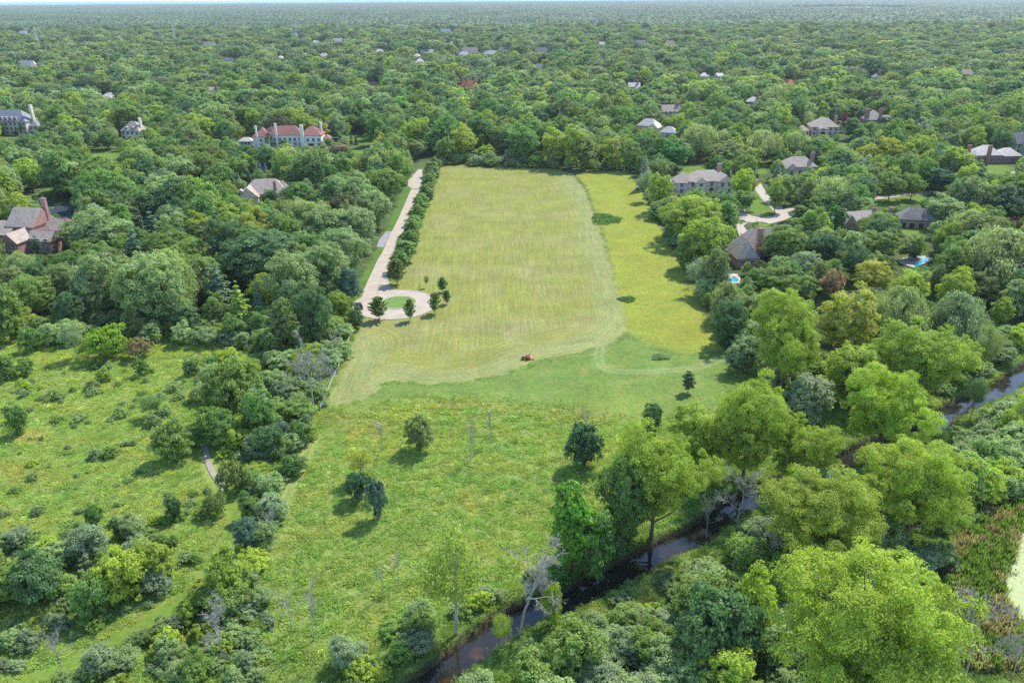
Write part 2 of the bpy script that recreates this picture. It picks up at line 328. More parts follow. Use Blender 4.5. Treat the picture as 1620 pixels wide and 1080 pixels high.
# drifts of different herbs through the rough meadows
rough = np.clip(tl*1.6-.7, 0, 1)
for nz, th, c, wt in ((fnoise(rX, rY, 26, 61)+.5*fnoise(rX, rY, 6, 62), .2, (.255, .27, .075), .7), (fnoise(rX, rY, 17, 63)+.6*fnoise(rX, rY, 4, 64), .3, (.14, .21, .045), .75), (fnoise(rX, rY, 9, 65)+.5*fnoise(rX, rY, 3, 66), .55, (.25, .29, .12), .45)):
    k = np.clip((nz-th)*2.2, 0, 1)*wt*rough; sub = sub*(1-k[:, None])+np.array(c)*k[:, None]
# rust and straw patches in the meadows
for cx, cy, rx, ry, c in ((590, 678, 6, 4, (.33, .22, .07)), (720, 640, 10, 2.2, (.31, .22, .08)), (640, 655, 9, 3, (.31, .29, .05)), (985, 400, 5, 5, (.27, .21, .05)), (20, 745, 8, 4, (.3, .24, .07)), (55, 690, 4, 2.5, (.33, .25, .12)),
        (930, 655, 9, 3, (.25, .19, .06)), (960, 700, 12, 5, (.24, .29, .05)), (420, 590, 9, 6, (.27, .26, .06)), (1010, 640, 12, 6, (.23, .28, .05)), (640, 700, 10, 5, (.28, .28, .06)), (300, 560, 14, 5, (.26, .27, .05)), (545, 660, 5, 3, (.25, .18, .06)),
        (120, 560, 16, 5, (.25, .28, .05)), (1040, 430, 6, 10, (.26, .24, .045)), (1075, 520, 7, 9, (.25, .23, .04)), (960, 330, 5, 14, (.25, .25, .045)), (805, 925, 8, 4, (.2, .24, .05)), (830, 850, 9, 4, (.22, .27, .05))):
    c0 = G(cx, cy); k = np.exp(-(((rX-c0[0])/rx)**2+((rY-c0[1])/ry)**2))*np.clip(.8+fnoise(rX, rY, 4, 21)*.8, 0, 1)*.5
    sub = sub*(1-k[:, None])+np.array(c)*k[:, None]
for t in TRACKS:
    d, al = segdist(rX, rY, smooth_line(gp(t), 5)); k = (np.exp(-((d-.95)/.4)**2)+.35*np.exp(-(d/1.6)**2)).clip(0, 1)*.85
    sub = sub*(1-k[:, None])+np.array([.23, .27, .11])*k[:, None]; tl *= 1-k
for t in ([(497, 690), (470, 750), (440, 820), (420, 880)], [(835, 567), (860, 562), (920, 551), (985, 520)]):
    d, al = segdist(rX, rY, smooth_line(gp(t), 5)); k = np.exp(-((d-.85)/.35)**2)*.7
    sub = sub*(1-k[:, None])+np.array([.29, .30, .10])*k[:, None]; tl *= 1-.9*np.exp(-(d/1.7)**2)
d, al = segdist(rX, rY, smooth_line(gp(GRAVEL), 5)); tl *= np.clip((d-1.2)/.8, 0, 1)
d, al = segdist(rX, rY, smooth_line(gp(PATH), 5)); k = np.clip((1.9-d)/.8, 0, 1); pathd = d
sub = sub*(1-k[:, None])+np.array([.14, .21, .035])*k[:, None]; tl *= 1-k
d, al = segdist(rX, rY, smooth_line(gp([(-60, 640), (30, 612), (120, 585), (200, 572), (300, 566), (345, 570)]), 5)); k = np.clip((1.3-d)/.8, 0, 1)*.8
sub = sub*(1-k[:, None])+np.array([.10, .16, .03])*k[:, None]; tl *= 1-k
lay(gp(REEDS), (.13, .115, .045), 3, 1)
# creek banks: bare soil
cd, cal = segdist(rX, rY, CREEK); k = np.clip((3.4-cd)/.8, 0, 1)
sub = sub*(1-k[:, None])+np.array([.075, .062, .042])*k[:, None]
z = np.zeros(GX.size); zz = fnoise(rX, rY, 60, 31)*.25*np.clip((rY-60)/50, 0, 1)*np.clip(1-fw, .15, 1)*0.6
zz = zz + .10*fnoise(rX, rY, 3.2, 33)*np.clip(tl, 0, 1)
prof = np.clip((3.3-cd)/1.5, 0, 1); prof = prof*prof*(3-2*prof)
cfade = np.clip((900-rY)/200, 0, 1)
zz = zz*(1-prof) - 1.9*prof*cfade + .12*fnoise(rX, rY, 2.2, 34)*prof
for po, dep in ((POND2, .5), (POND1, .5)):
    wgt, sd, _ = sdf(gp(po), 3, rX, rY); zz = zz*(1-wgt)-dep*wgt
flat = np.clip((17-np.hypot(rX-CIRC[0], rY-CIRC[1]))/3, 0, 1); dr, _ = segdist(rX, rY, gp([(607, 440), (635, 365), (656, 302), (664, 272)])); flat = np.maximum(flat, np.clip((15-dr)/4, 0, 1))
zz *= (1-flat); far_flat = np.clip((rY-330)/60, 0, 1); zz = np.where(cd > 4.4, zz*(1-far_flat*.8), zz)
z[idx] = zz; colr[idx] = sub; tall[idx] = tl; mow[idx] = mw; sv[idx] = svs
def gz(x, y):      # ground height under a point
    i = min(max(int(np.searchsorted(ys, y)), 1), len(ys)-1); j = min(max(int(np.searchsorted(xs, x)), 1), len(xs)-1)
    Z = z.reshape(shp); ty = (y-ys[i-1])/(ys[i]-ys[i-1]); tx = (x-xs[j-1])/(xs[j]-xs[j-1])
    return float((Z[i-1, j-1]*(1-tx)+Z[i-1, j]*tx)*(1-ty)+(Z[i, j-1]*(1-tx)+Z[i, j]*tx)*ty)
ny, nx = shp; ii = (np.arange(ny-1)[:, None]*nx+np.arange(nx-1)[None]).ravel()
quads = np.stack([ii, ii+1, ii+nx+1, ii+nx], 1)
def ground_mat():
    m, n = newmat('ground_cover'); L = n.links
    a = N(n, 'ShaderNodeAttribute', attribute_name='gcol'); s = N(n, 'ShaderNodeAttribute', attribute_name='stripe'); mo = N(n, 'ShaderNodeAttribute', attribute_name='mown'); ta = N(n, 'ShaderNodeAttribute', attribute_name='tall')
    tc = N(n, 'ShaderNodeTexCoord')
    def noise(sc, vec, det=4, ro=.6):
        x = N(n, 'ShaderNodeTexNoise'); x.inputs['Scale'].default_value = sc; x.inputs['Detail'].default_value = det; x.inputs['Roughness'].default_value = ro; L.new(vec, x.inputs[0]); return x.outputs[0]
    def mr(src, a0, a1, b0, b1):
        x = N(n, 'ShaderNodeMapRange'); x.inputs[1].default_value = a0; x.inputs[2].default_value = a1; x.inputs[3].default_value = b0; x.inputs[4].default_value = b1; L.new(src, x.inputs[0]); return x.outputs[0]
    def mul(a_, b_):
        x = N(n, 'ShaderNodeMath', operation='MULTIPLY'); L.new(a_, x.inputs[0]); L.new(b_, x.inputs[1]); return x.outputs[0]
    n1 = mr(noise(1.1, tc.outputs['Object'], 6, .72), .3, .7, .70, 1.30)
    n2 = mr(noise(.09, tc.outputs['Object'], 3), .3, .7, .86, 1.14)
    st = mr(noise(1.7, s.outputs['Vector'], 4, .7), .32, .68, .80, 1.22)
    mixs = N(n, 'ShaderNodeMix', data_type='FLOAT'); L.new(mo.outputs['Fac'], mixs.inputs[0]); mixs.inputs[2].default_value = 1; L.new(st, mixs.inputs[3])
    n3 = mr(noise(5, tc.outputs['Object'], 5, .7), .3, .7, .84, 1.16)
    f = mul(mul(mul(n1, n2), mixs.outputs[0]), n3)
    sc = N(n, 'ShaderNodeVectorMath', operation='SCALE'); L.new(a.outputs['Color'], sc.inputs[0]); L.new(f, sc.inputs[3])
    # hue drift between greener and strawier patches
    hn = noise(.35, tc.outputs['Object'], 5, .7); hv = N(n, 'ShaderNodeMix', data_type='RGBA', blend_type='MULTIPLY'); hv.inputs[0].default_value = 1
    rp = N(n, 'ShaderNodeValToRGB'); rp.color_ramp.elements[0].position = .35; rp.color_ramp.elements[1].position = .66
    rp.color_ramp.elements[0].color = (.84, 1, .9, 1); rp.color_ramp.elements[1].color = (1.12, 1, .95, 1); L.new(hn, rp.inputs[0])
    L.new(sc.outputs[0], hv.inputs[6]); L.new(rp.outputs[0], hv.inputs[7])
    p = N(n, 'ShaderNodeBsdfPrincipled'); p.inputs['Roughness'].default_value = .95; p.inputs['Specular IOR Level'].default_value = .1
    L.new(hv.outputs[2], p.inputs['Base Color'])
    b = N(n, 'ShaderNodeBump'); b.inputs['Distance'].default_value = .45; b.inputs['Strength'].default_value = .5
    hh = mul(noise(1.7, tc.outputs['Object'], 6, .75), mr(ta.outputs['Fac'], 0, 1, .12, 1)); L.new(hh, b.inputs['Height']); L.new(b.outputs[0], p.inputs['Normal'])
    o = N(n, 'ShaderNodeOutputMaterial'); L.new(p.outputs[0], o.inputs[0]); return m
gme = np_mesh('ground', np.stack([GX.ravel(), GY.ravel(), z], 1), quads, 4, [ground_mat()],
    {'gcol': ('POINT', 'FLOAT_COLOR', np.concatenate([colr, np.ones((len(colr), 1))], 1)), 'stripe': ('POINT', 'FLOAT_VECTOR', sv), 'mown': ('POINT', 'FLOAT', mow), 'tall': ('POINT', 'FLOAT', tall)}, smooth=True)
tag(link('ground', gme), kind='structure')

# ------------------------------------------------------------------ roads, water
def tri_sheet(name, poly, zt, mat, thick=.12, kind='structure'):
    b = MB(); n = len(poly)
    me = bpy.data.meshes.new(name)
    import bmesh
    bm = bmesh.new(); vs = [bm.verts.new((x, y, zt)) for x, y in poly]; f = bm.faces.new(vs)
    bm.normal_update()
    if f.normal.z < 0: f.normal_flip()
    r = bmesh.ops.extrude_face_region(bm, geom=[f]); 
    for e in r['geom']:
        if isinstance(e, bmesh.types.BMVert): e.co.z = zt - thick
    bmesh.ops.triangulate(bm, faces=bm.faces[:]); bmesh.ops.recalc_face_normals(bm, faces=bm.faces[:])
    bm.to_mesh(me); bm.free(); me.materials.append(mat)
    o = link(name, me)
    if kind: tag(o, kind=kind)
    return o
def circ(c, r, n=64, a0=0, a1=6.28318): return [(c[0]+r*math.cos(a0+(a1-a0)*i/n), c[1]+r*math.sin(a0+(a1-a0)*i/n)) for i in range(n)]
Lp = [(573, 467), (584, 442), (599, 410), (606, 399), (614, 380), (632, 344), (651, 300)]
Rp = [(663, 300), (657, 323), (644, 358), (626, 380), (623, 399), (617, 410), (611, 436), (616, 452)]
r1 = [tuple(CIRC + 13.2*np.array([math.cos(t), math.sin(t)])) for t in np.linspace(math.radians(118), math.radians(118+330), 60)]
L_ = gp(Lp); R_ = gp(Rp)
a0 = math.atan2(L_[0][1]-CIRC[1], L_[0][0]-CIRC[0]); a1 = math.atan2(R_[-1][1]-CIRC[1], R_[-1][0]-CIRC[0])
arc = [tuple(CIRC+13.2*np.array([math.cos(t), math.sin(t)])) for t in np.linspace(a0+.12, a1+2*math.pi-.1 if a1 < a0 else a1-.1, 70)]
roadp = arc + R_[::-1] + L_[::-1]
tri_sheet('road', roadp, .05, M['concrete'])
tri_sheet('driveway', gp([(645, 294), (652, 299), (664, 299), (668, 284), (668, 268), (662, 268), (646, 285)]), .046, M['pinkdrive'])
tri_sheet('driveway', gp([(600, 379), (611, 366), (620, 366), (612, 381), (606, 392), (596, 390)]), .03, M['asphalt'])
tri_sheet('driveway', gp(ROAD_R), .04, M['pinkdrive']); tri_sheet('road', gp(ROAD_R2), .05, M['concrete']); tri_sheet('road', gp(ROAD_R3), .05, M['concrete'])
def ribbon(name, pts, wd, zt, mat, closed=False, kind='structure', h=.02):
    b = MB(); n = len(pts); L = []; Rr = []
    for i in range(n):
        p = np.array(pts[i]); q = np.array(pts[(i+1) % n] if (closed or i < n-1) else pts[i]); o = np.array(pts[i-1] if (closed or i > 0) else pts[i])
        t = (q-o)/(np.linalg.norm(q-o)+1e-9); nn = np.array([-t[1], t[0]]); L.append(p+nn*wd/2); Rr.append(p-nn*wd/2)
    vs = []
    for l, r in zip(L, Rr): vs += [(l[0], l[1], zt-h), (l[0], l[1], zt), (r[0], r[1], zt), (r[0], r[1], zt-h)]
    fs = []
    for i in range(n if closed else n-1):
        a = 4*i; c = 4*((i+1) % n)
        for k in range(3): fs.append((a+k, a+k+1, c+k+1, c+k))
    b.add(vs, fs); o = b.build(name, mat)
    if kind: tag(o, kind=kind)
    return o
isl = tri_sheet('traffic_island', circ(ISL, 5.4), .16, simple('island_grass', (.12, .21, .035), var=.3, scale=1.5, bump=.6), thick=.14)
ribbon('kerb', circ(ISL, 5.6), .35, .19, M['kerb'], True, h=.15)
ribbon('kerb', arc, .35, .15, M['kerb'], h=.13)
ribbon('kerb', L_, .35, .15, M['kerb'], h=.13); ribbon('kerb', R_, .35, .15, M['kerb'], h=.13)
mid = [tuple((np.array(G(x, y)[:2]))) for x, y in ((598, 452), (613, 420), (619, 400), (637, 355), (657, 303))]
ribbon('road_joint', smooth_line(mid, 4), .12, .062, M['joint'])
ribbon('road_joint', circ(CIRC, 9.3, 60, 3.6, 8.3), .12, .062, M['joint'])
wp = []
for sgn in (1, -1):
    pts = CREEK if sgn == 1 else CREEK[::-1]; row = []
    for i, p in enumerate(pts):
        q = np.array(pts[min(i+1, len(pts)-1)]); o = np.array(pts[max(i-1, 0)]); t = (q-o)/np.linalg.norm(q-o); row.append(tuple(np.array(p)+np.array([-t[1], t[0]])*2.4))
    wp += row
tri_sheet('creek', wp, -1.25, M['creek'], thick=.05)
tri_sheet('pond', smooth_line(gp(POND1+[POND1[0]]), 4)[:-1], -.12, M['pond'], thick=.05)
tri_sheet('marsh_pond', smooth_line(gp(POND2+[POND2[0]]), 4)[:-1], -.1, M['duckweed'], thick=.05)
ribbon('gravel_path', smooth_line(gp(GRAVEL), 4), 1.15, .16, M['gravel'], h=.2)
# ------------------------------------------------------------------ foliage meshes
def unit(v): return v/(np.linalg.norm(v, axis=-1, keepdims=True)+1e-9)
def leaf_cloud(P, Nn, size, rs, aspect=.6, jit=.6, up=.25, vert=0):
    """rhombic leaf clumps at P, facing roughly Nn"""
    n = len(P); nn = unit(Nn + rs.randn(n, 3)*jit + np.array([0, 0, up]))
    r = unit(rs.randn(n, 3)); 
    if vert: r = unit(r*(1-vert)+np.array([0, 0, -1.])*vert*3)
    t1 = unit(r - nn*(r*nn).sum(1, keepdims=True)); t2 = np.cross(nn, t1)
    s = (size*(.6+.8*rs.rand(n)))[:, None] if np.ndim(size) == 0 else (size*(.6+.8*rs.rand(n)))[:, None]
    a = t1*s; b = t2*s*aspect; bend = nn*s*(.25*rs.rand(n)[:, None])
    V = np.stack([P-a-bend, P+b, P+a-bend, P-b], 1).reshape(-1, 3)
    return V
def crown(name, seed, R=6, zc=8, rz=5, nl=45, lr=2.0, nleaf=3500, ls=.5, mat='leaf', shell=.78, up=.3, droop=0, pear=0, lowcut=-.75, aspect=.65, jit=.6, inner=.12, sub=11, irr=.16, soft=0, out_=.12):
    rs = np.random.RandomState(seed); d = unit(rs.randn(nl*4, 3)); d = d[d[:, 2] > lowcut][:nl]; nl = len(d)
    # spread the lobes by relaxing
    for _ in range(12):
        df = d[:, None]-d[None]; q = (df**2).sum(-1)+1e-3; np.fill_diagonal(q, 1e9); d = unit(d+ (df/q[..., None]**1.2).sum(1)*.012); d[:, 2] = np.maximum(d[:, 2], lowcut); d = unit(d)
    rr = shell*(.78+.34*rs.rand(nl)); rr = np.where(rs.rand(nl) < out_, rr*1.17, rr); rr[: int(nl*inner)] *= .45
    taper = 1 - pear*np.clip((d[:, 2]), -.2, 1)
    low = 1-.25*np.clip(-d[:, 2], 0, 1)
    a_ = np.arctan2(d[:, 1], d[:, 0]); ph = rs.rand(4)*6.28; rr = rr*(1+irr*(np.sin(a_*2+ph[0])*.5+np.sin(a_*3+ph[1])*.5+np.sin(d[:, 2]*4+a_+ph[2])*.7)/1.2)
    C = np.stack([d[:, 0]*R*rr*taper*low, d[:, 1]*R*rr*taper*low, zc+d[:, 2]*rz*rr], 1)
    rad = lr*(.5+1.0*rs.rand(nl)**1.3); w = rad**2; w /= w.sum()
    ns = sub; sd = unit(rs.randn(nl, ns, 3)); sd[..., 2] = np.where(sd[..., 2] < -.3, -sd[..., 2], sd[..., 2]); sr = (.34+.3*rs.rand(nl, ns)); so = .72+.42*rs.rand(nl, ns)
    k = rs.choice(nl, int(nleaf*2.6), p=w); j = rs.randint(0, ns, len(k)); d2_ = unit(rs.randn(len(k), 3)+np.array([0, 0, .35])); ds = sd[k, j]
    q_ = ds*so[k, j][:, None]+d2_*(sr[k, j]*(1-.6*rs.rand(len(k))**2))[:, None]*np.array([1, 1, .7]); dd = unit(ds*.45+d2_*.8)
    P = C[k] + q_*rad[k][:, None]*np.array([1, 1, .82])
    out = np.ones(len(P), bool)
    for i in range(nl):
        q = ((P-C[i])/np.array([1, 1, .8])); out &= ~((np.linalg.norm(q, axis=1) < rad[i]*.6) & (k != i))
    P = P[out]; dd = dd[out]; k = k[out]; j = j[out]
    if len(P) > nleaf: P = P[:nleaf]; dd = dd[:nleaf]; k = k[:nleaf]; j = j[:nleaf]
    if droop: P[:, 2] -= droop*((P[:, 0]**2+P[:, 1]**2)/R**2)*rs.rand(len(P))
    rad_dir = unit(P-np.array([0, 0, zc-rz*.3]))
    V = leaf_cloud(P, dd*(.8-.35*soft)+rad_dir*(.5+.5*soft), ls, rs, aspect, jit, up, vert=(.55 if droop else 0)); n = len(P)
    lv = np.clip(.5+.35*(rs.rand(nl)[k]-.5)+.3*(rs.rand(nl, ns)[k, j]-.5)+.5*(rs.rand(n)-.5), 0, 1)
    me = np_mesh(name, V, np.arange(4*n), 4, [M[mat]], {'lv': ('FACE', 'FLOAT', lv)}); me['lobes'] = 0
    return me, C, rad
def join_np(name, parts, mats, nper=4):
    V = np.concatenate([p[0] for p in parts]); n = len(V)//4
    return np_mesh(name, V, np.arange(len(V)), 4, mats, {'lv': ('FACE', 'FLOAT', np.concatenate([p[1] for p in parts]))})
def trunk_mesh(seed, h, r, C, nb=9, fork=.35, mat='bark', sides=6):
    rs = random.Random(seed); b = MB(); top = h*.72
    lean = (rs.uniform(-.5, .5), rs.uniform(-.5, .5))
    b.tube([(0, 0, -.6), (0, 0, .4), (lean[0]*.4, lean[1]*.4, h*fork), (lean[0], lean[1], top)], [r*1.25, r, r*.72, r*.25], sides+1)
    ids = list(range(len(C))); rs.shuffle(ids)
    for i in ids[:nb]:
        z0 = rs.uniform(fork*h*.8, h*.55); t = z0/top; p0 = Vector((lean[0]*t, lean[1]*t, z0)); p2 = Vector(C[i]); 
        if p2.z < z0: p0.z = max(p2.z-1.0, h*.15)
        p1 = p0.lerp(p2, .5)+Vector((0, 0, -.10*(p2-p0).length)); rr = r*rs.uniform(.28, .45)
        b.tube([p0, p1, p2], [rr, rr*.65, rr*.22], 5)
    return b.mesh('trunk', M[mat])
def conifer(name, seed, h=12, R=3, nleaf=2600, ls=.5, tiers=14, base=.08):
    rs = np.random.RandomState(seed); t = rs.rand(nleaf*2)**.75; t = t[rs.rand(len(t)) < 1.05-t][:nleaf]; n = len(t)
    tt = np.floor(t*tiers+rs.rand(n)*.35)/tiers; tt = np.clip(tt, 0, 1); az = rs.rand(n)*6.283; nbr = 9
    az = (np.round(az/6.283*nbr+tt*7.3)/nbr*6.283)*.6+az*.4
    frac = rs.rand(n)**.5; rad = R*(1-tt)**.85*frac*(.85+.3*np.sin(az*3+tt*40)); z = h*(base+(1-base)*tt)-rad*.22+rs.randn(n)*.08
    P = np.stack([rad*np.cos(az), rad*np.sin(az), z], 1); Nn = np.stack([np.cos(az)*.5, np.sin(az)*.5, np.ones(n)*.9], 1)
    V = leaf_cloud(P, Nn, ls*(1.1-.5*tt), rs, .4, .35, .2); lv = np.clip(.5+.8*(rs.rand(n)-.5), 0, 1)
    me = np_mesh(name, V, np.arange(4*n), 4, [M['needle']], {'lv': ('FACE', 'FLOAT', lv)})
    b = MB(); b.tube([(0, 0, -.4), (0, 0, h*.5), (0, 0, h*.97)], [R*.07+.06, R*.04+.04, .02], 6)
    return me, b.mesh('trunk', M['bark'])
def spiky(name, seed, h=9, R=2.3, nbr=60, per=80, ls=.24, base=.12):
    """young pyramidal tree: ascending branches carrying leaves"""
    rs = np.random.RandomState(seed); Ps = []; Ds = []; b = MB(); b.tube([(0, 0, -.3), (0, 0, h*.5), (0, 0, h*.95)], [.14, .09, .02], 6)
    for i in range(nbr):
        t = (i+.5)/nbr; z0 = h*(base+.62*t); az = i*2.4+rs.randn()*.2; L = R*(1.25*(1-t)**.85+.07)*(.8+.4*rs.rand())
        L *= min(1, .55+t*3)
        e = np.array([math.cos(az)*L, math.sin(az)*L, z0+L*(.55+.9*t)]); s = np.array([0, 0, z0])
        u_ = rs.rand(per)[:, None]**.8; p = s+(e-s)*(.12+.95*u_)+rs.randn(per, 3)*(.22*(1.15-u_))*np.array([1, 1, .9]); Ps.append(p); Ds.append(np.tile(unit(e-s)*.3+np.array([0, 0, .6]), (per, 1))+rs.randn(per, 3)*.3)
        b.tube([tuple(s), tuple(e)], [.035, .01], 4, cap=False)
    P = np.concatenate(Ps); D = np.concatenate(Ds)+np.array([0, 0, .5]); n = len(P); V = leaf_cloud(P, D, ls, rs, .6, .5, .2)
    me = np_mesh(name, V, np.arange(4*n), 4, [M['leaf']], {'lv': ('FACE', 'FLOAT', np.clip(.5+.8*(rs.rand(n)-.5), 0, 1))})
    return me, b.mesh('trunk', M['bark'])
def dead(seed, h=10, spread=.5, depth=4, r=.16, mat='deadwood', lean=(0, 0), up=.5, nk=4, twr=.024):
    rs = random.Random(seed); b = MB()
    def br(p, d, L, r, k):
        q = p+d*L*.5+Vector((rs.uniform(-1, 1), rs.uniform(-1, 1), rs.uniform(-.3, 1)))*L*.06; e = q+(d+Vector((rs.uniform(-.2, .2), rs.uniform(-.2, .2), up*.25))).normalized()*L*.5
        b.tube([p, q, e], [r, r*.8, max(r*.5, twr*.6)], 5 if k > 2 else 3, cap=False)
        if k == 0: return
        for i in range(nk if k < depth else nk+1):
            t = rs.uniform(.35, 1); o = p.lerp(q, t*2) if t < .5 else q.lerp(e, t*2-1)
            v = (d + Vector((rs.gauss(0, 1), rs.gauss(0, 1), rs.gauss(0, .5)))*spread*1.15+Vector((0, 0, up*.3))).normalized()
            br(o, v, L*rs.uniform(.42, .68), max(r*.45, twr), k-1)
    p0 = Vector((0, 0, -.3)); b.tube([p0, Vector((lean[0]*.3, lean[1]*.3, h*.3)), Vector((lean[0], lean[1], h*.55))], [r, r*.85, r*.6], 7)
    d = Vector((lean[0], lean[1], h*.5)).normalized()
    br(Vector((lean[0]*.5, lean[1]*.5, h*.36)), d, h*.5, r*.7, depth)
    for i in range(3): 
        t = rs.uniform(.3, .55); br(Vector((lean[0]*t, lean[1]*t, h*t)), (d+Vector((rs.gauss(0, .8), rs.gauss(0, .8), 0))).normalized(), h*.3, r*.35, depth-1)
    return b.mesh('dead_branches', M[mat])
def sparse_crown(seed, h, R, n, ls):
    rs = np.random.RandomState(seed); k = 26; d = unit(rs.randn(k, 3)); d[:, 2] = np.abs(d[:, 2]) if False else d[:, 2]
    C = d*np.array([R*.75, R*.75, h*.28])*(.6+.5*rs.rand(k))[:, None]+np.array([0, 0, h*.66]); i = rs.randint(0, k, n)
    P = C[i]+rs.randn(n, 3)*np.array([R*.16, R*.16, R*.13]); V = leaf_cloud(P, rs.randn(n, 3)*.5+np.array([0, 0, .5]), ls, rs, .6, .6, .2)
    return np_mesh('crown', V, np.arange(4*n), 4, [M['leaf']], {'lv': ('FACE', 'FLOAT', np.clip(.5+.8*(rs.rand(n)-.5), 0, 1))}), C
# prototypes: kind -> list of (crown mesh, trunk mesh, nominal R, nominal h)
PROTO = {}
def reg(kind, cm, tm, R, h): PROTO.setdefault(kind, []).append((cm, tm, R, h))
for i in range(3):
    c, C, r = crown('crown', 100+i, R=11, zc=11.5, rz=8.5, nl=130, lr=1.95, nleaf=90000, ls=.165, lowcut=-.6, inner=.22, irr=.36, sub=15, out_=.25); reg('cotton', c, trunk_mesh(i, 18, .55, C, 22, .2), 11.8, 20.5)
for i in range(4):
    c, C, r = crown('crown', 200+i, R=6, zc=6.6, rz=6.2, nl=84, lr=1.5, nleaf=26000, ls=.19, lowcut=-.95, soft=.5, irr=.2); reg('broad', c, trunk_mesh(20+i, 12, .3, C, 12, .2), 6.6, 13.2)
for i in range(3):
    c, C, r = crown('crown', 230+i, R=3.6, zc=5.8, rz=5.4, nl=46, lr=1.15, nleaf=9000, ls=.24, lowcut=-.95, pear=.25); reg('upright', c, trunk_mesh(30+i, 10, .22, C, 10, .2), 4.1, 11.6)
for i in range(3):
    c, C, r = crown('crown', 245+i, R=2.6, zc=2.3, rz=2.5, nl=46, lr=.98, nleaf=8500, ls=.15, lowcut=-.95, irr=.22, inner=.3, sub=9); reg('bushy', c, trunk_mesh(37+i, 4.5, .12, C, 10, .15), 2.9, 5.3)
for i in range(2):
    c, C, r = crown('crown', 240+i, R=7, zc=7.6, rz=5.2, nl=60, lr=2.0, nleaf=16000, ls=.36, droop=5, aspect=.3, up=0, lowcut=-.3); reg('willow', c, trunk_mesh(40+i, 12, .45, C, 12, .15), 7.8, 13)
for i in range(3):
    c, C, r = crown('crown', 250+i, R=1.7, zc=.9, rz=1.2, nl=26, lr=.55, nleaf=3600, ls=.125, lowcut=-.5, irr=.35, sub=7, jit=.8); reg('shrub', c, None, 1.85, 2.5)
for i in range(2):
    c, C, r = crown('crown', 260+i, R=2.0, zc=.9, rz=1.0, nl=40, lr=.42, nleaf=3600, ls=.11, lowcut=-.4, jit=1.0, irr=.3, sub=6); reg('bush', c, None, 2.1, 2.1)
for i in range(2): reg('spruce', *conifer('crown', 270+i), 3, 12)
for i in range(2): reg('pine', *conifer('crown', 274+i, h=13, R=4.6, nleaf=4200, ls=.6, tiers=9), 4.6, 13)
c, C, r = crown('crown', 280, R=1.55, zc=3.6, rz=2.9, nl=46, lr=.5, nleaf=7000, ls=.13, mat='needle', lowcut=-1, pear=.2); reg('cedar', c, trunk_mesh(60, 4.5, .12, C, 5), 1.8, 6.8)
for i in range(3): reg('young', *spiky('crown', 285+i), 2.4, 9)
for i in range(3): c, C = sparse_crown(290+i, 9, 3.2, 6500, .115); reg('sparse', c, trunk_mesh(70+i, 9.5, .16, C, 22, .3, 'deadwood'), 3.3, 9.5)
for i in range(4): reg('mid', *(lambda q: (q[0], trunk_mesh(80+i, 12, .3, q[1], 5, .3, sides=5)))(crown('crown', 300+i, R=6, zc=7.2, rz=5.6, nl=60, lr=1.6, nleaf=8500, ls=.30, lowcut=-.85, soft=1, irr=.2)), 6.9, 13.4)
for i in range(3): reg('midwillow', *(lambda q: (q[0], trunk_mesh(90+i, 11, .4, q[1], 5, .3, sides=5)))(crown('crown', 320+i, R=6.6, zc=7, rz=5.4, nl=34, lr=2.1, nleaf=8000, ls=.4, soft=1, droop=4, aspect=.3, up=0, lowcut=-.3)), 7.4, 13)
for i in range(3): reg('midup', *(lambda q: (q[0], trunk_mesh(95+i, 12, .25, q[1], 4, .3, sides=5)))(crown('crown', 330+i, R=3.8, zc=6.8, rz=6, nl=34, lr=1.3, nleaf=5500, ls=.29, soft=1, lowcut=-.9, pear=.3)), 4.4, 13.2)
DEADM = [dead(1, 12, .42, 5, .2, nk=4, twr=.016), dead(2, 9, .5, 5, .12, nk=4, twr=.014), dead(3, 8, .4, 4, .09, twr=.014), dead(4, 5, .35, 3, .07, twr=.018), dead(5, 5.5, .3, 3, .075, twr=.018), dead(6, 9, .6, 5, .17, lean=(2.5, 1.2), up=.2, twr=.014)]
# ------------------------------------------------------------------ tints (leaf albedo)
T = dict(lime=(.165, .245, .030), bright=(.135, .205, .028), yellow=(.17, .215, .035), mid=(.085, .145, .030), green=(.065, .13, .03), dark=(.042, .088, .03), deep=(.026, .062, .025), olive=(.09, .135, .04),
         grey=(.105, .16, .075), silver=(.13, .185, .10), willow=(.14, .195, .07), blue=(.085, .125, .135), bluegreen=(.045, .09, .055), purple=(.06, .018, .028), brown=(.12, .12, .055), pine=(.05, .10, .045), feather=(.115, .18, .065), cedar=(.032, .058, .02))
def boost(v): return tuple(c*g*1.1*v[1]**-.3 for c, g in zip(v, (1.54, 1.26, 1.46)))
T = {k: boost(v) for k, v in T.items()}
HAND = []      # (x, y, R) of hand-placed crowns, for the scatter to keep clear of
rnd = random.Random(5)
def tree(bx, by, topy, wpx, kind, tint, label, name='tree', cat='tree', group=None, hs=.93, rz=None, tj=.03):
    b = G(bx, by); h = height_for(b, topy)*hs; depth = PR((b[0], b[1], h*.55))[2]; R = wpx/2*depth/F*(.88 if kind == 'cotton' else 1)
    L = PROTO[kind]; cm, tm, R0, h0 = L[rnd.randrange(len(L))]; tn = T[tint] if isinstance(tint, str) else boost(tint)
    tn = [max(.01, t*(1+rnd.uniform(-tj, tj))) for t in tn]
    zg = gz(b[0], b[1]); rz = rnd.uniform(0, 6.28) if rz is None else rz
    sc = (R/R0, R/R0, h/h0); HAND.append((b[0], b[1], R, h))
    if tm is None:
        o = link(name, cm, None, (b[0], b[1], zg), rz, sc, tn); tag(o, label, cat, group); return o
    e = empty(name, (b[0], b[1], zg), rz); tag(e, label, cat, group)
    link('crown', cm, e, sc=sc, tint=tn); link('trunk', tm, e, sc=(sc[0], sc[1], sc[2])); return e
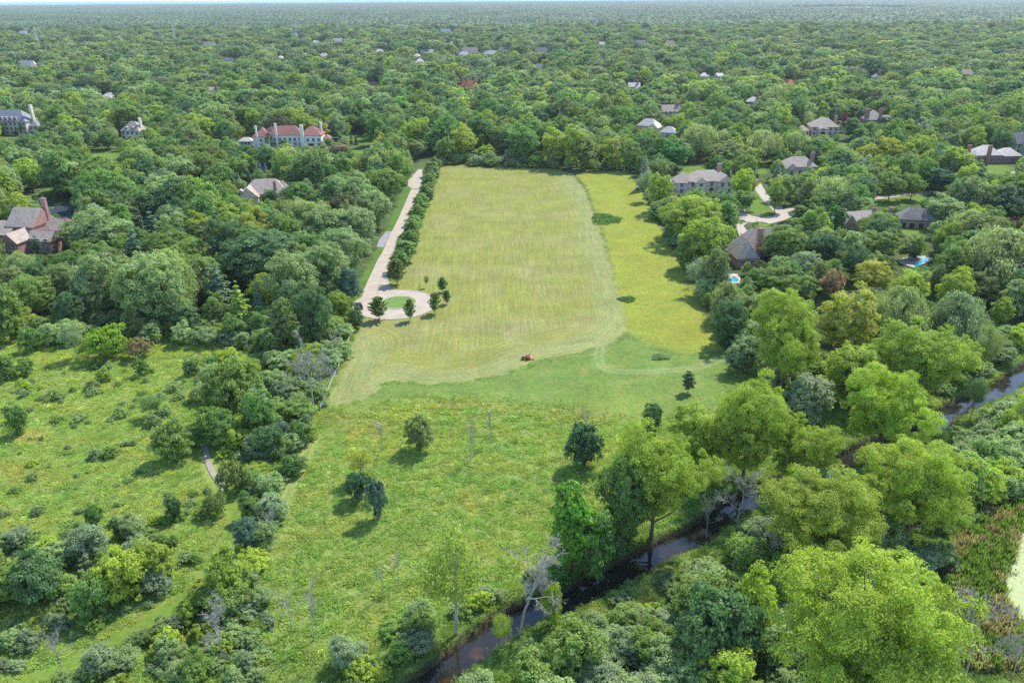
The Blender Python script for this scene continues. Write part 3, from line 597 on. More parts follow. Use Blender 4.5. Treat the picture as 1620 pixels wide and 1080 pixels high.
def bare(bx, by, topy, i, label, name='dead_tree', sc=1, group=None, rz=None):
    b = G(bx, by); h = height_for(b, topy); me = DEADM[i]; h0 = max(v.co.z for v in me.vertices); s = h/h0
    o = link(name, me, None, (b[0], b[1], gz(b[0], b[1])), rnd.uniform(0, 6.28) if rz is None else rz, (s*sc, s*sc, s)); tag(o, label, 'dead tree', group); return o
# ------------------------------------------------------------------ trees placed one by one
TREES = [
 # creek side and foreground
 (1350, 1150, 893, 318, 'cotton', 'lime', 'huge lime-green cottonwood filling the bottom right corner, largest crown in view'),
 (1290, 905, 748, 205, 'cotton', 'bright', 'large bright green cottonwood beside the creek, between the bare branches and the corner giant'),
 (1430, 858, 702, 180, 'cotton', 'lime', 'wide yellow-green cottonwood with dark forked limbs, nearest to the reeds and grey thicket'),
 (1262, 775, 662, 130, 'cotton', 'bright', 'round bright green crown beside the creek just behind the bare creek branches'),
 (1385, 730, 575, 155, 'cotton', 'lime', 'tall yellow-green cottonwood on the near edge of the open creek stretch'),
 (1445, 640, 503, 165, 'cotton', 'bright', 'broad bright green cottonwood touching the open stretch of creek at right'),
 (1345, 640, 535, 95, 'broad', 'bright', 'smaller bright green tree tucked in behind the creekside cottonwoods'),
 (1233, 628, 456, 140, 'cotton', 'bright', 'tall dense bright green tree at the foot of the yellow meadow strip'),
 (1335, 565, 452, 95, 'broad', 'yellow', 'yellowish green tree between the willows and the tall tree by the meadow strip'),
 (1415, 545, 452, 92, 'willow', 'willow', 'pale green weeping willow, left one of the pair above the creekside cottonwoods'),
 (1505, 548, 460, 92, 'willow', 'grey', 'pale green weeping willow, right one of the pair above the creekside cottonwoods'),
 (1575, 462, 360, 150, 'willow', 'willow', 'very wide pale willow at the right edge right of the second swimming pool'),
 (1030, 850, 668, 170, 'cotton', 'bright', 'spreading green cottonwood with leaning dark trunks on the left bank of the creek'),
 (985, 862, 700, 90, 'broad', 'green', 'mid green tree leaning out of the left side of the spreading cottonwood by the creek'),
 (1175, 762, 592, 165, 'cotton', 'bright', 'open crowned green cottonwood showing several dark trunks, above the bare creek branches'),
 (1095, 745, 640, 95, 'broad', 'bright', 'lighter green crown between the two trunk-showing cottonwoods'),
 (905, 905, 752, 86, 'upright', (.07, .17, .02), 'upright fresh green tree standing on the creek bank right of the bare-topped leaning tree'),
 (935, 905, 800, 70, 'bushy', 'green', 'low green tree filling the bank behind the upright fresh green tree'),
 (722, 1002, 815, 128, 'sparse', (.125, .20, .035), 'thin crowned yellow-green tree standing alone on the near creek bank'),
 (872, 990, 922, 32, 'bushy', 'bright', 'small leafy column of a tree at the water edge below the bare-topped leaning tree'),
 (795, 1022, 965, 38, 'sparse', 'bright', 'thin young tree leaning at the creek edge with leaves on its lower trunk'),
 (1550, 600, 500, 46, 'sparse', 'olive', 'thin olive tree rising above the creek near the right edge'),
 (1535, 662, 590, 38, 'sparse', 'dark', 'dark thin tree overhanging the open creek stretch at right'),
 (1606, 690, 612, 40, 'sparse', 'lime', 'thin pale tree on the meadow bank at the right edge'),
 (1275, 665, 588, 75, 'bushy', 'silver', 'large silver-grey bush between the tall tree by the meadow strip and the creekside cottonwoods'),
 (1150, 545, 470, 62, 'broad', 'dark', 'dark green tree at the edge of the yellow meadow strip below the first swimming pool'),
 (1165, 590, 540, 40, 'broad', 'grey', 'grey-green tree at the lower right corner of the yellow meadow strip'),
 (1112, 1050, 925, 110, 'bushy', 'dark', 'dark green bushy tree left of the corner giant'),
 (1165, 1050, 935, 80, 'bushy', 'dark', 'dark thicket tree touching the left side of the corner giant'),
 (1192, 1010, 903, 66, 'bushy', 'lime', 'small yellow-green tree rising from the dark thicket beside the corner giant'),
 # open meadow
 (1088, 621, 585, 22, 'cedar', 'cedar', 'single dark pointed cedar standing alone in the fresh green grass'),
 (925, 738, 664, 56, 'bushy', 'deep', 'dark green dense bush-like tree with bare twigs on top, at the right of the meadow'),
 (1030, 680, 634, 32, 'bushy', 'dark', 'small dark tree with bare twig top between the cedar and the spreading cottonwood'),
 (665, 712, 652, 46, 'bushy', 'olive', 'bushy olive-green small tree in the meadow below the mown field'),
 (566, 790, 735, 40, 'bushy', 'deep', 'dark green round bush in the little group left of the meadow centre'),
 (599, 820, 738, 30, 'bushy', 'bluegreen', 'narrow blue-green small tree casting a shadow, right one of the little group in the meadow'),
 (570, 760, 702, 48, 'sparse', 'yellow', 'sparse yellow-leaved small tree behind the little group in the meadow'),
 # around the turning circle
 (600, 506, 456, 29, 'young', 'mid', 'full pyramidal young tree at the lower left of the turning circle', 'young trees round the turning circle'),
 (649, 507, 461, 18, 'young', 'mid', 'narrow young tree at the bottom edge of the turning circle', 'young trees round the turning circle'),
 (688, 496, 451, 21, 'young', 'mid', 'young tree at the right edge of the turning circle', 'young trees round the turning circle'),
 (707, 481, 451, 15, 'young', 'green', 'thin young tree just right of the turning circle, front of the two behind', 'young trees round the turning circle'),
 (700, 462, 430, 16, 'young', 'green', 'young tree behind the turning circle, top of the right-hand pair', 'young trees round the turning circle'),
 (675, 455, 433, 10, 'sparse', 'mid', 'tiny sparse sapling just above the turning circle', 'young trees round the turning circle'),
 (564, 520, 484, 30, 'broad', 'dark', 'dark bushy tree beside the parked car at the left end of the turning circle'),
 # left meadow
 (173, 567, 503, 58, 'bushy', (.105, .20, .018), 'solitary round bright green tree in the left meadow'),
 (225, 566, 531, 46, 'bush', 'brown', 'brownish low round bush right of the solitary bright green tree'),
 (53, 556, 515, 34, 'bushy', 'green', 'green tree at the far left edge of the left meadow'),
 (123, 568, 508, 40, 'sparse', 'grey', 'thin grey-green tree left of the solitary bright green tree'),
 (42, 594, 565, 26, 'bushy', 'green', 'small leafy tree in the left meadow below the grass path'),
 (10, 600, 560, 38, 'bushy', 'mid', 'leafy tree cut by the left edge above the path'),
 (32, 686, 628, 32, 'bushy', 'green', 'slim green tree standing in the left meadow near the left edge'),
 (305, 592, 568, 24, 'shrub', 'dark', 'small dark shrub with a clear shadow in the upper left meadow'),
 (147, 616, 600, 26, 'shrub', 'olive', 'small olive shrub in the left meadow below the solitary tree'),
 (165, 604, 582, 22, 'bushy', 'bright', 'little pale tree just below the solitary bright green tree'),
 (228, 592, 566, 24, 'shrub', 'green', 'green shrub right and below of the brownish bush'),
 (240, 660, 620, 42, 'sparse', 'green', 'loose green small tree in the middle of the left meadow'),
 (275, 728, 668, 60, 'bushy', 'mid', 'bushy green tree at the right of the left meadow near the gravel path'),
 (310, 706, 668, 32, 'bushy', 'green', 'green bush behind the gravel path'),
 (365, 662, 570, 74, 'bushy', 'mid', 'tallest bushy tree in the strip left of the field fence'),
 (395, 640, 550, 44, 'bushy', 'mid', 'upright green tree behind the tallest bushy tree of the strip'),
 (412, 690, 608, 52, 'bushy', 'green', 'upright green tree in front of the strip of bushy trees'),
 (350, 700, 632, 56, 'bushy', 'green', 'round green tree above the gravel path'),
 (425, 722, 660, 50, 'bushy', 'dark', 'dark green tree by the fence side of the left strip'),
 (445, 704, 668, 34, 'bushy', 'bluegreen', 'small blue-green tree next to the fence side'),
 (370, 780, 722, 44, 'bush', 'olive', 'olive bush beside the lower end of the gravel path'),
 (393, 868, 818, 40, 'bushy', 'bluegreen', 'dense blue-green small tree where the grass path meets the strip'),
 (396, 820, 780, 32, 'bushy', 'green', 'small green tree just above the dense blue-green one'),
 (278, 822, 776, 24, 'bushy', 'dark', 'small dark upright shrub alone in the lower left meadow'),
 (345, 812, 775, 42, 'bush', 'olive', 'low olive bush in the lower left meadow near the path'),
 (152, 830, 792, 34, 'shrub', 'green', 'green shrub in the lower left meadow'),
 (190, 850, 822, 24, 'shrub', 'dark', 'small dark shrub below the lower left meadow'),
 (145, 895, 832, 66, 'bushy', 'grey', 'grey-topped round tree in the lower left thicket'),
 (70, 950, 878, 80, 'bushy', 'dark', 'dark green tree in the lower left thicket'),
 (15, 950, 890, 60, 'bushy', 'mid', 'mid green tree in the thicket at the left edge'),
 (195, 950, 865, 74, 'bushy', 'lime', 'yellow-green bushy tree in the lower left thicket'),
 (250, 922, 850, 60, 'bushy', 'bright', 'light green bushy tree at the right of the lower left thicket'),
 (150, 975, 905, 56, 'bushy', 'green', 'green small tree in front of the lower left thicket'),
 (365, 950, 872, 66, 'bushy', (.12, .19, .03), 'yellowish bushy tree right of the mown grass path'),
 (300, 985, 955, 34, 'shrub', 'bright', 'low bright shrub right of the grass path'),
 # left woods, front row
 (250, 520, 384, 112, 'broad', 'feather', 'biggest pale green crown in the front of the left woods'),
 (165, 500, 392, 84, 'broad', 'feather', 'pale green broad tree left of the biggest left crown'),
 (60, 500, 430, 74, 'broad', 'mid', 'mid green tree in the front row of the woods near the left edge'),
 (18, 540, 440, 60, 'upright', 'mid', 'upright green tree at the left edge of the woods'),
 (382, 512, 440, 52, 'pine', (.14, .23, .03), 'lime green pyramidal tree at the front of the left woods'),
 (345, 515, 462, 42, 'broad', 'mid', 'smaller mid green tree left of the lime green pyramidal one'),
 (350, 490, 405, 66, 'pine', 'pine', 'tall layered pine behind the lime green pyramidal tree'),
 (420, 455, 353, 128, 'broad', 'dark', 'wide dark crown with flat top in the middle of the left woods'),
 (450, 545, 465, 50, 'upright', 'olive', 'olive upright tree in the front row of the left woods'),
 (412, 535, 492, 38, 'broad', 'green', 'small green tree in the front row right of the lime pyramidal tree'),
 (430, 560, 524, 26, 'upright', 'mid', 'small pointed tree at the top of the left meadow'),
 (500, 545, 440, 62, 'broad', 'dark', 'dark tree in the front row close to the field fence'),
 (215, 540, 490, 42, 'broad', 'olive', 'dull green small tree behind the brownish bush'),
 (120, 520, 455, 54, 'broad', 'dark', 'dark green tree in the front row left of the biggest crown'),
 (300, 530, 478, 46, 'upright', 'dark', 'dark upright tree in front of the biggest pale crown'),
 (362, 540, 516, 34, 'bush', 'bright', 'light green low bush at the edge of the left woods'),
 (470, 500, 385, 88, 'broad', 'feather', 'feathery light green tree left of the turning circle'),
 (515, 470, 372, 84, 'broad', 'feather', 'feathery light green tree on the road side of the left woods above the turning circle'),
 (545, 445, 348, 78, 'broad', 'feather', 'feathery tree overhanging the verge beside the road'),
 (553, 478, 420, 42, 'broad', 'bluegreen', 'darker low tree at the verge just above the parked car'),
 (566, 398, 318, 70, 'broad', 'feather', 'feathery tree above the dark driveway by the road'),
 (592, 362, 292, 62, 'broad', 'feather', 'feathery tree beside the middle of the road'),
 (612, 325, 258, 60, 'broad', 'mid', 'tall tree beside the upper part of the road'),
 (632, 300, 238, 46, 'broad', 'mid', 'tree at the top of the road left of the pink driveway'),
 (520, 400, 318, 78, 'broad', 'feather', 'feathery tree second row from the road'),
 (170, 405, 328, 100, 'broad', 'feather', 'wide pale green crown right of the red brick mansion'),
 (245, 385, 325, 50, 'pine', 'pine', 'layered pine right of the wide pale crown by the red brick mansion'),
 (220, 430, 350, 58, 'pine', 'pine', 'layered pine in front of the wide pale crown by the red brick mansion'),
 # top edge of the field
 (735, 254, 196, 42, 'mid', 'yellow', 'yellow-topped round tree at the top edge of the field'),
 (706, 258, 215, 40, 'mid', 'mid', 'mid green tree at the top left field edge'),
 (658, 240, 180, 52, 'mid', 'bright', 'bright green round tree behind the top left corner of the field'),
 (828, 259, 195, 56, 'mid', 'green', 'large full green tree at the middle of the top field edge'),
 (880, 264, 202, 56, 'mid', 'bright', 'bright green tree right of the middle of the top field edge'),
 (850, 262, 236, 26, 'midup', 'green', 'small green tree between the two large ones on the top field edge'),
 (925, 268, 208, 40, 'midup', 'olive', 'olive tree at the right half of the top field edge'),
 (965, 268, 212, 34, 'midup', 'yellow', 'yellowish thin tree near the top right corner of the field'),
 (995, 270, 215, 40, 'mid', 'mid', 'mid green tree at the top right corner of the field'),
 (770, 250, 226, 34, 'shrub', 'bright', 'low light green bushes at the gap in the top field edge'),
 (905, 268, 190, 36, 'midup', 'bright', 'tall bright tree behind the right half of the top field edge'),
 # right side
 (1018, 300, 236, 26, 'spruce', 'silver', 'grey-blue spruce at the top of the right tree line', ),
 (1022, 318, 262, 28, 'sparse', 'grey', 'thin grey tree at the top of the right tree line in front of the spruce'),
 (1042, 335, 272, 44, 'broad', 'bright', 'bright green tree in the right tree line left of the beige house'),
 (1064, 272, 222, 50, 'mid', (.03, .10, .02), 'very dark round tree behind the first pool beside the beige house'),
 (1095, 385, 300, 92, 'broad', 'bright', 'large bright green crown of the right tree line in front of the beige house'),
 (1112, 425, 335, 82, 'broad', 'bright', 'second large bright crown of the right tree line above the tudor house pool'),
 (1075, 375, 320, 58, 'broad', 'green', 'green crown on the field side of the right tree line'),
 (1085, 425, 372, 44, 'broad', 'mid', 'mid green tree on the field side at the middle of the right tree line'),
 (1128, 468, 385, 52, 'broad', 'olive', 'loose grey-green tree left of the tudor house'),
 (1102, 465, 400, 40, 'sparse', 'silver', 'grey twiggy tree at the field side below the middle of the right tree line'),
 (1152, 262, 220, 64, 'mid', 'olive', 'olive round tree behind the beige house'),
 (1103, 252, 192, 66, 'midwillow', 'willow', 'pale weeping willow, leftmost of the willows behind the beige house', ),
 (1203, 258, 199, 60, 'midwillow', 'willow', 'pale weeping willow, middle one of the willows behind the beige house'),
 (1256, 252, 201, 50, 'midwillow', 'willow', 'pale weeping willow with dark inside, right one of the willows'),
 (1137, 250, 202, 34, 'midwillow', 'willow', 'narrow willow between the leftmost and the middle willow'),
 (1170, 318, 262, 40, 'mid', 'lime', 'lime green tree at the right corner of the beige house'),
 (1152, 286, 262, 15, 'spruce', 'silver', 'small grey spruce at the right chimney of the beige house'),
 (1190, 290, 250, 13, 'spruce', 'blue', 'blue spruce beside the car on the driveway'),
 (1228, 292, 252, 22, 'spruce', 'silver', 'grey-blue spruce right of the car on the driveway', ),
 (1225, 336, 284, 32, 'mid', 'mid', 'tree with bare lower trunk beside the bend of the pink driveway'),
 (1175, 334, 300, 42, 'mid', 'green', 'round green tree at the near side of the beige house drive'),
 (1404, 262, 213, 44, 'mid', 'yellow', 'yellow-green tree in the right woods, left one of the yellowish pair'),
 (1372, 262, 226, 42, 'mid', 'yellow', 'yellow-green tree right of the willows'),
 (1448, 262, 208, 52, 'mid', 'bright', 'bright green tree, right one of the yellowish pair'),
 (1487, 306, 266, 54, 'mid', (.018, .055, .022), 'darkest round tree beside the pale road at right'),
 (1405, 318, 268, 46, 'mid', 'mid', 'tree with visible trunk on the near side of the pale road, left one'),
 (1440, 316, 270, 38, 'mid', 'mid', 'tree with visible trunk on the near side of the pale road, right one'),
 (1490, 360, 308, 70, 'mid', 'feather', 'wide pale green tree right of the brick house with garage arches'),
 (1580, 350, 290, 76, 'mid', 'deep', 'very dark wide tree at the right edge above the purple tree'),
 (1607, 362, 342, 34, 'mid', 'purple', 'purple-leaved tree at the right edge'),
 (1334, 209, 173, 14, 'midup', 'purple', 'purple-leaved tree beside the tall spruces behind the hip-roofed house'),
 (1318, 206, 165, 10, 'spruce', 'blue', 'tall blue spruce left of the purple-leaved tree'),
 (1312, 200, 176, 10, 'spruce', 'bluegreen', 'green spruce left of the tall blue one by the purple-leaved tree'),
 (1400, 205, 182, 24, 'midup', 'dark', 'dark tree in front of the house with two red chimneys'),
 (1345, 222, 182, 30, 'midup', 'dark', 'dark upright tree between the hip-roofed house and the two red chimneys'),
 (1358, 230, 198, 26, 'midup', 'green', 'green upright tree below the house with two red chimneys'),
 (1315, 480, 418, 42, 'bush', (.13, .11, .06), 'reddish brown bushy tree on the lawn right of the tudor house'),
 (1375, 468, 405, 60, 'broad', 'yellow', 'yellow-green tree left of the second swimming pool'),
 (1435, 490, 425, 66, 'broad', 'lime', 'yellowish tree directly below the second swimming pool'),
 (1500, 500, 425, 52, 'broad', 'bright', 'bright tree below the second pool towards the wide willow'),
 (1240, 420, 350, 82, 'broad', 'mid', 'spreading tree over the right end of the tudor house roof'),
 (1300, 425, 360, 60, 'broad', 'dark', 'dark green tree right of the tudor house'),
 (1385, 415, 362, 68, 'broad', 'mid', 'round tree below the brick chimney house'),
 (1225, 470, 418, 64, 'broad', 'mid', 'green tree in front of the tudor house right of its pool'),
 (1200, 458, 420, 40, 'broad', 'green', 'small green tree at the front wall of the tudor house'),
 (1262, 485, 432, 60, 'broad', 'mid', 'green spreading tree right and below the tudor house pool'),
 (1300, 350, 302, 50, 'mid', 'green', 'green tree on the far side of the driveway loop'),
 (1265, 350, 322, 30, 'midup', 'green', 'small rounded tree at the end of the driveway loop'),
 (1320, 375, 318, 40, 'midup', (.03, .09, .02), 'dark glossy tree between the driveway loop and the brick chimney'),
 # blue spruces by the sprawling roof and others on the left
 (413, 286, 251, 14, 'spruce', 'blue', 'blue spruce behind the sprawling shingle roof, taller left one of the pair'),
 (422, 287, 253, 16, 'spruce', 'blue', 'blue spruce behind the sprawling shingle roof, right one of the pair'),
 (403, 285, 262, 11, 'spruce', 'bluegreen', 'small dark spruce left of the blue spruce pair'),
 (379, 298, 268, 13, 'spruce', 'silver', 'silver-blue spruce at the left end of the sprawling roof'),
 (507, 300, 268, 15, 'spruce', 'deep', 'dark spruce right of the sprawling roof'),
 (567, 290, 266, 14, 'spruce', 'silver', 'silvery spruce in the woods left of the road top'),
 (430, 330, 298, 34, 'broad', 'dark', 'dark round tree in front of the sprawling shingle roof, left one'),
 (475, 335, 282, 52, 'broad', 'green', 'round green tree in front of the right end of the sprawling roof'),
 (412, 232, 214, 11, 'midup', 'mid', 'small conical tree at the left wing of the white mansion'),
 (427, 233, 206, 17, 'midup', 'mid', 'conical tree in front of the white mansion between its left chimneys'),
 (451, 236, 219, 17, 'midup', 'green', 'rounded small tree in front of the middle of the white mansion'),
 (510, 237, 222, 10, 'midup', 'mid', 'small tree at the right corner of the white mansion'),
 (537, 252, 224, 34, 'mid', 'brown', 'brownish tree on the lawn right of the white mansion'),
 (556, 228, 207, 9, 'spruce', 'dark', 'dark pointed tree on the lawn right of the white mansion, left one'),
 (564, 229, 209, 9, 'spruce', 'dark', 'dark pointed tree on the lawn right of the white mansion, right one'),
 (37, 214, 192, 12, 'midup', 'mid', 'upright tree against the facade of the cream mansion'),
 (3, 215, 190, 18, 'midup', 'green', 'tree at the left edge in front of the cream mansion'),
 (62, 408, 372, 14, 'cedar', 'deep', 'dark columnar evergreen at the corner of the red brick mansion'),
 (100, 362, 348, 16, 'midup', 'green', 'small evergreen beside the long wing of the red brick mansion'),
]
for t in TREES:
    g = t[7] if len(t) > 7 else None
    nm = {'willow': 'willow_tree', 'midwillow': 'willow_tree', 'spruce': 'spruce_tree', 'pine': 'pine_tree', 'cedar': 'cedar_tree', 'shrub': 'shrub', 'bush': 'bush', 'bushy': 'small_tree'}.get(t[4], 'broadleaf_tree')
    tree(*t[:7], name=nm, cat={'shrub': 'shrub', 'bush': 'bush'}.get(nm, 'tree'), group=g)
# clipped row between the road and the field
P0 = gp([(627, 449), (645, 405), (660, 357), (672, 327), (682, 297), (688, 272)]); dd_, _ = segdist(np.array([0.]), np.array([0.]), P0)
def along(pts, step):
    out = []; carry = 0
    for (x1, y1), (x2, y2) in zip(pts[:-1], pts[1:]):
        L = math.hypot(x2-x1, y2-y1); s = carry
        while s < L: out.append((x1+(x2-x1)*s/L, y1+(y2-y1)*s/L)); s += step
        carry = s-L
    return out
ORD = ['nearest', 'second', 'third', 'fourth', 'fifth', 'sixth', 'seventh', 'eighth', 'ninth', 'tenth', 'eleventh', 'twelfth', 'thirteenth', 'fourteenth', 'fifteenth', 'sixteenth', 'seventeenth', 'eighteenth', 'nineteenth', 'twentieth', 'twenty-first', 'twenty-second', 'twenty-third', 'twenty-fourth']
row = along(P0, 12.6)
for i, (x, y) in enumerate(row):
    px, py, zc_ = PR((x, y, 0)); L = PROTO['young' if i == 0 else 'upright']; cm, tm, R0, h0 = L[i % 3]; h = (10.6 if i == 0 else 9.0)+rnd.uniform(-1.3, 1.1); R = (3.5 if i == 0 else 4.0)+rnd.uniform(-.7, .4); x += rnd.uniform(-.6, .6); y += rnd.uniform(-1.2, 1.2)
    e = empty('roadside_tree', (x, y, 0), rnd.uniform(0, 6)); sc = (R/R0, R/R0, h/h0); HAND.append((x, y, R, h))
    link('crown', cm, e, sc=sc, tint=[t*rnd.uniform(.9, 1.15) for t in boost((.085, .145, .04))]); link('trunk', tm, e, sc=sc)
    tag(e, ('nearest tree' if i == 0 else f'{ORD[i]} tree from the turning circle')+' in the row between road and field', 'tree', 'row of trees along the right side of the road')
# bare and dead trees
BARE = [
 (512, 640, 548, 3, 'second bare grey trunk close beside the tall snag'), (484, 615, 545, 4, 'slim bare trunk behind the tall snag'),
 (497, 652, 524, 0, 'tall dead grey snag beside the fence left of the field'), (470, 622, 563, 1, 'smaller dead grey tree left of the tall snag'),
 (352, 1040, 950, 1, 'dead grey twiggy tree in the bottom left thicket right of the grass path'), (497, 1012, 908, 4, 'thin bare sapling in the near meadow, right of the dead twiggy tree'),
 (462, 1000, 925, 3, 'fainter thin bare sapling left of the taller one in the near meadow'), (432, 860, 790, 3, 'thin bare sapling at the lower fence end'),
 (745, 728, 650, 4, 'bare young tree in the meadow, left one of the pair below the tractor'), (777, 702, 634, 4, 'bare young tree in the meadow with a little green foot, right one of the pair'),
 (605, 712, 658, 3, 'bare young tree in the meadow left of the thin olive tree'), (605, 938, 886, 3, 'short bare sapling in the near meadow, left one'),
 (631, 926, 858, 4, 'taller bare sapling in the near meadow, right one'), (822, 1005, 875, 5, 'leaning tree with a grey leafless top over the creek'),
 (862, 968, 885, 1, 'grey leafless crown behind the leaning tree at the creek'), (1165, 840, 738, 1, 'bare spreading branches over the creek between the cottonwoods'),
 (1118, 842, 772, 2, 'smaller bare branches at the creek left of the spreading ones'), (1215, 905, 832, 2, 'grey dead twigs left of the large bright cottonwood'),
 (1525, 1075, 935, 1, 'dead grey branches in front of the reeds at bottom right'), (1470, 1060, 985, 2, 'low dead twigs at the right foot of the corner giant'),
 (1600, 1075, 1010, 2, 'dead grey twigs in the bottom right corner'), (1600, 700, 640, 3, 'thin bare tree on the meadow bank at the right edge'),
 (926, 700, 638, 3, 'bare twigs rising from the dense dark bush-like tree'), (1030, 668, 626, 3, 'bare twigs rising from the small dark tree near the cedar'),
 (520, 600, 560, 2, 'grey half-dead tree against the fence above the tall snag'), (1100, 450, 405, 2, 'grey leafless tree in the right tree line beside the tudor house pool'),
 (1022, 318, 275, 1, 'grey bare tree at the top of the right tree line'), (100, 1062, 1000, 2, 'grey twiggy shrub top in the bottom left corner'),
 (535, 570, 515, 3, 'thin bare trunk at the fence near the turning circle'), (1190, 800, 762, 2, 'bare twigs at the creek under the round bright crown')]
for b in BARE: bare(*b)
# ------------------------------------------------------------------ houses
HR = []        # visible rectangles (x0, y0, x1, y1, depth) that trees in front must leave open
_win = None
def window_mesh(arched=False):
    b = MB(); w_, h_ = .62, .85
    b.box(-w_, -.05, -h_, w_, .02, h_, 0)
    for x0, x1, z0, z1 in ((-w_-.1, -w_, -h_-.1, h_+.1), (w_, w_+.1, -h_-.1, h_+.1), (-w_, w_, h_, h_+.1), (-w_, w_, -h_-.14, -h_)): b.box(x0, -.11, z0, x1, .02, z1, 1)
    b.box(-.03, -.075, -h_, .03, -.045, h_, 1); b.box(-w_, -.078, -.03, -.035, -.046, .03, 1); b.box(.035, -.078, -.03, w_, -.046, .03, 1)
    return b.mesh('window', [M['glass'], M['trim']])
WIN = window_mesh()
def roof_wing(b, wn, ov=.5):
    x, y, w, d, h, kind, rh = wn[:7]; x0, x1, y0, y1 = x-w/2-ov, x+w/2+ov, y-d/2-ov, y+d/2+ov; z0 = h-.12; z1 = h+.14
    b.box(x0, y0, z0, x1, y1, z1)
    z1 += .001; W_, D_ = x1-x0, y1-y0; t = z1+rh; ins = .35
    x0 += .05; x1 -= .05; y0 += .05; y1 -= .05
    c = [(x0, y0, z1), (x1, y0, z1), (x1, y1, z1), (x0, y1, z1)]
    if kind == 'hip':
        if W_ >= D_: k = D_/2*.95; r = [(x0+k, y, t), (x1-k, y, t)]; b.add(c+r, [(0, 1, 5, 4), (1, 2, 5), (2, 3, 4, 5), (3, 0, 4)])
        else: k = W_/2*.95; r = [(x, y0+k, t), (x, y1-k, t)]; b.add(c+r, [(0, 1, 4), (1, 2, 5, 4), (2, 3, 5), (3, 0, 4, 5)])
    elif kind == 'gx':   # ridge along x
        r = [(x0, y, t), (x1, y, t)]; b.add(c+r, [(0, 1, 5, 4), (2, 3, 4, 5), (1, 2, 5), (3, 0, 4)])
    elif kind == 'gy':
        r = [(x, y0, t), (x, y1, t)]; b.add(c+r, [(0, 1, 4), (1, 2, 5, 4), (2, 3, 5), (3, 0, 4, 5)])
def house(name, px, py, rot, label, wings, wall, roof, chims=(), rect=None, dormers=(), winrows=True, base=.0, doors=(), chmat='brick', chtop='trim'):
    g = G(px, py); e = empty(name, (g[0], g[1], 0), math.radians(rot)); tag(e, label, 'house')
    bw = MB(); br = MB(); gw = MB()
    for i, wn in enumerate(wings):
        x, y, w, d, h, kind, rh = wn[:7]; o = i*.004
        bw.box(x-w/2-o, y-d/2-o, -.3, x+w/2+o, y+d/2+o, h-.12)
        roof_wing(br, wn)
        if kind == 'gy': bw.add([(x-w/2, y-d/2-.53, h+.02), (x+w/2, y-d/2-.53, h+.02), (x, y-d/2-.53, h+rh*.93), (x-w/2, y-d/2-.45, h+.02), (x+w/2, y-d/2-.45, h+.02), (x, y-d/2-.45, h+rh*.93)], [(0, 1, 2), (5, 4, 3), (0, 3, 4, 1), (1, 4, 5, 2), (2, 5, 3, 0)])
        if kind == 'gx':
            for s in (-1, 1):
                X = x+s*(w/2+.53); X2 = x+s*(w/2+.45); bw.add([(X, y-d/2, h+.02), (X, y+d/2, h+.02), (X, y, h+rh*.93), (X2, y-d/2, h+.02), (X2, y+d/2, h+.02), (X2, y, h+rh*.93)], [(0, 1, 2), (5, 4, 3), (0, 3, 4, 1), (1, 4, 5, 2), (2, 5, 3, 0)])
    bw.build('wall', M[wall], e); rf = br.build('roof', M[roof], e)
    for (x, y, w, d, z0, z1) in chims:
        c = MB(); c.box(x-w/2, y-d/2, z0, x+w/2, y+d/2, z1); c.box(x-w/2-.12, y-d/2-.12, z1, x+w/2+.12, y+d/2+.12, z1+.22)
        for q in (-.25, .25): c.tube([(x+q*w, y, z1+.2), (x+q*w, y, z1+.75)], [.16, .14], 8)
        c.build('chimney', M[chmat], e)
    for (x, y, z, w, h, dd) in dormers:
        c = MB(); c.box(x-w/2, y, z, x+w/2, y+dd, z+h, 0); c.add([(x-w/2-.2, y-.2, z+h+.01), (x+w/2+.2, y-.2, z+h+.01), (x+w/2+.2, y+dd, z+h+.01), (x-w/2-.2, y+dd, z+h+.01), (x, y-.2, z+h+w*.4), (x, y+dd, z+h+w*.4)], [(0, 1, 4), (1, 2, 5, 4), (2, 3, 5), (3, 0, 4, 5), (0, 3, 2, 1)], 1)
        dm = c.build('dormer', [M[wall if wall in ('white', 'cream') else 'trim'], M[roof]], e); link('window', WIN, dm, (x, y-.03, z+h*.5), 0, (w*.45/.72, 1, h*.34/.85))
    if winrows:
        for wn in wings:
            x, y, w, d, h = wn[:5]
            if len(wn) > 7 and not wn[7]: continue
            st = max(1, int(round(h/3.1))); n = max(1, int(w/3.1))
            for s_ in range(st):
                for k in range(n):
                    wx = x-w/2+(k+.5)*w/n; 
                    if any(abs(wx-dx) < dw/2+.8 and s_ == 0 for dx, dy, dw, dh in doors): continue
                    if any(abs(wx-c[0]) < c[2]/2+.7 and c[1] < y-d/2+.5 for c in chims): continue
                    if any((o is not wn) and o[1]-o[3]/2 < y-d/2-.3 and abs(wx-o[0]) < o[2]/2+.6 and o[1]+o[3]/2 > y-d/2-.3 and o[4] > s_*3.1+1.5 for o in wings): continue
                    link('window', WIN, e, (wx, y-d/2-.03, 1.75+s_*3.05), 0, (1.2, 1, 1.15))
    for (dx, dy, dw, dh) in doors:
        c = MB(); c.box(dx-dw/2, dy-.07, 0.05, dx+dw/2, dy+.02, dh, 0); c.box(dx-dw/2-.15, dy-.12, 0, dx-dw/2, dy+.02, dh+.15, 1); c.box(dx+dw/2, dy-.12, 0, dx+dw/2+.15, dy+.02, dh+.15, 1); c.box(dx-dw/2, dy-.12, dh, dx+dw/2, dy+.02, dh+.15, 1)
        c.build('door', [M['blackpaint'], M['trim']], e)
    if rect: HR.append(rect+(PR((g[0], g[1], 0))[2],))
    m_ = max(max(wn[2], wn[3]) for wn in wings); KEEP.append((g[0], g[1], 0)); 
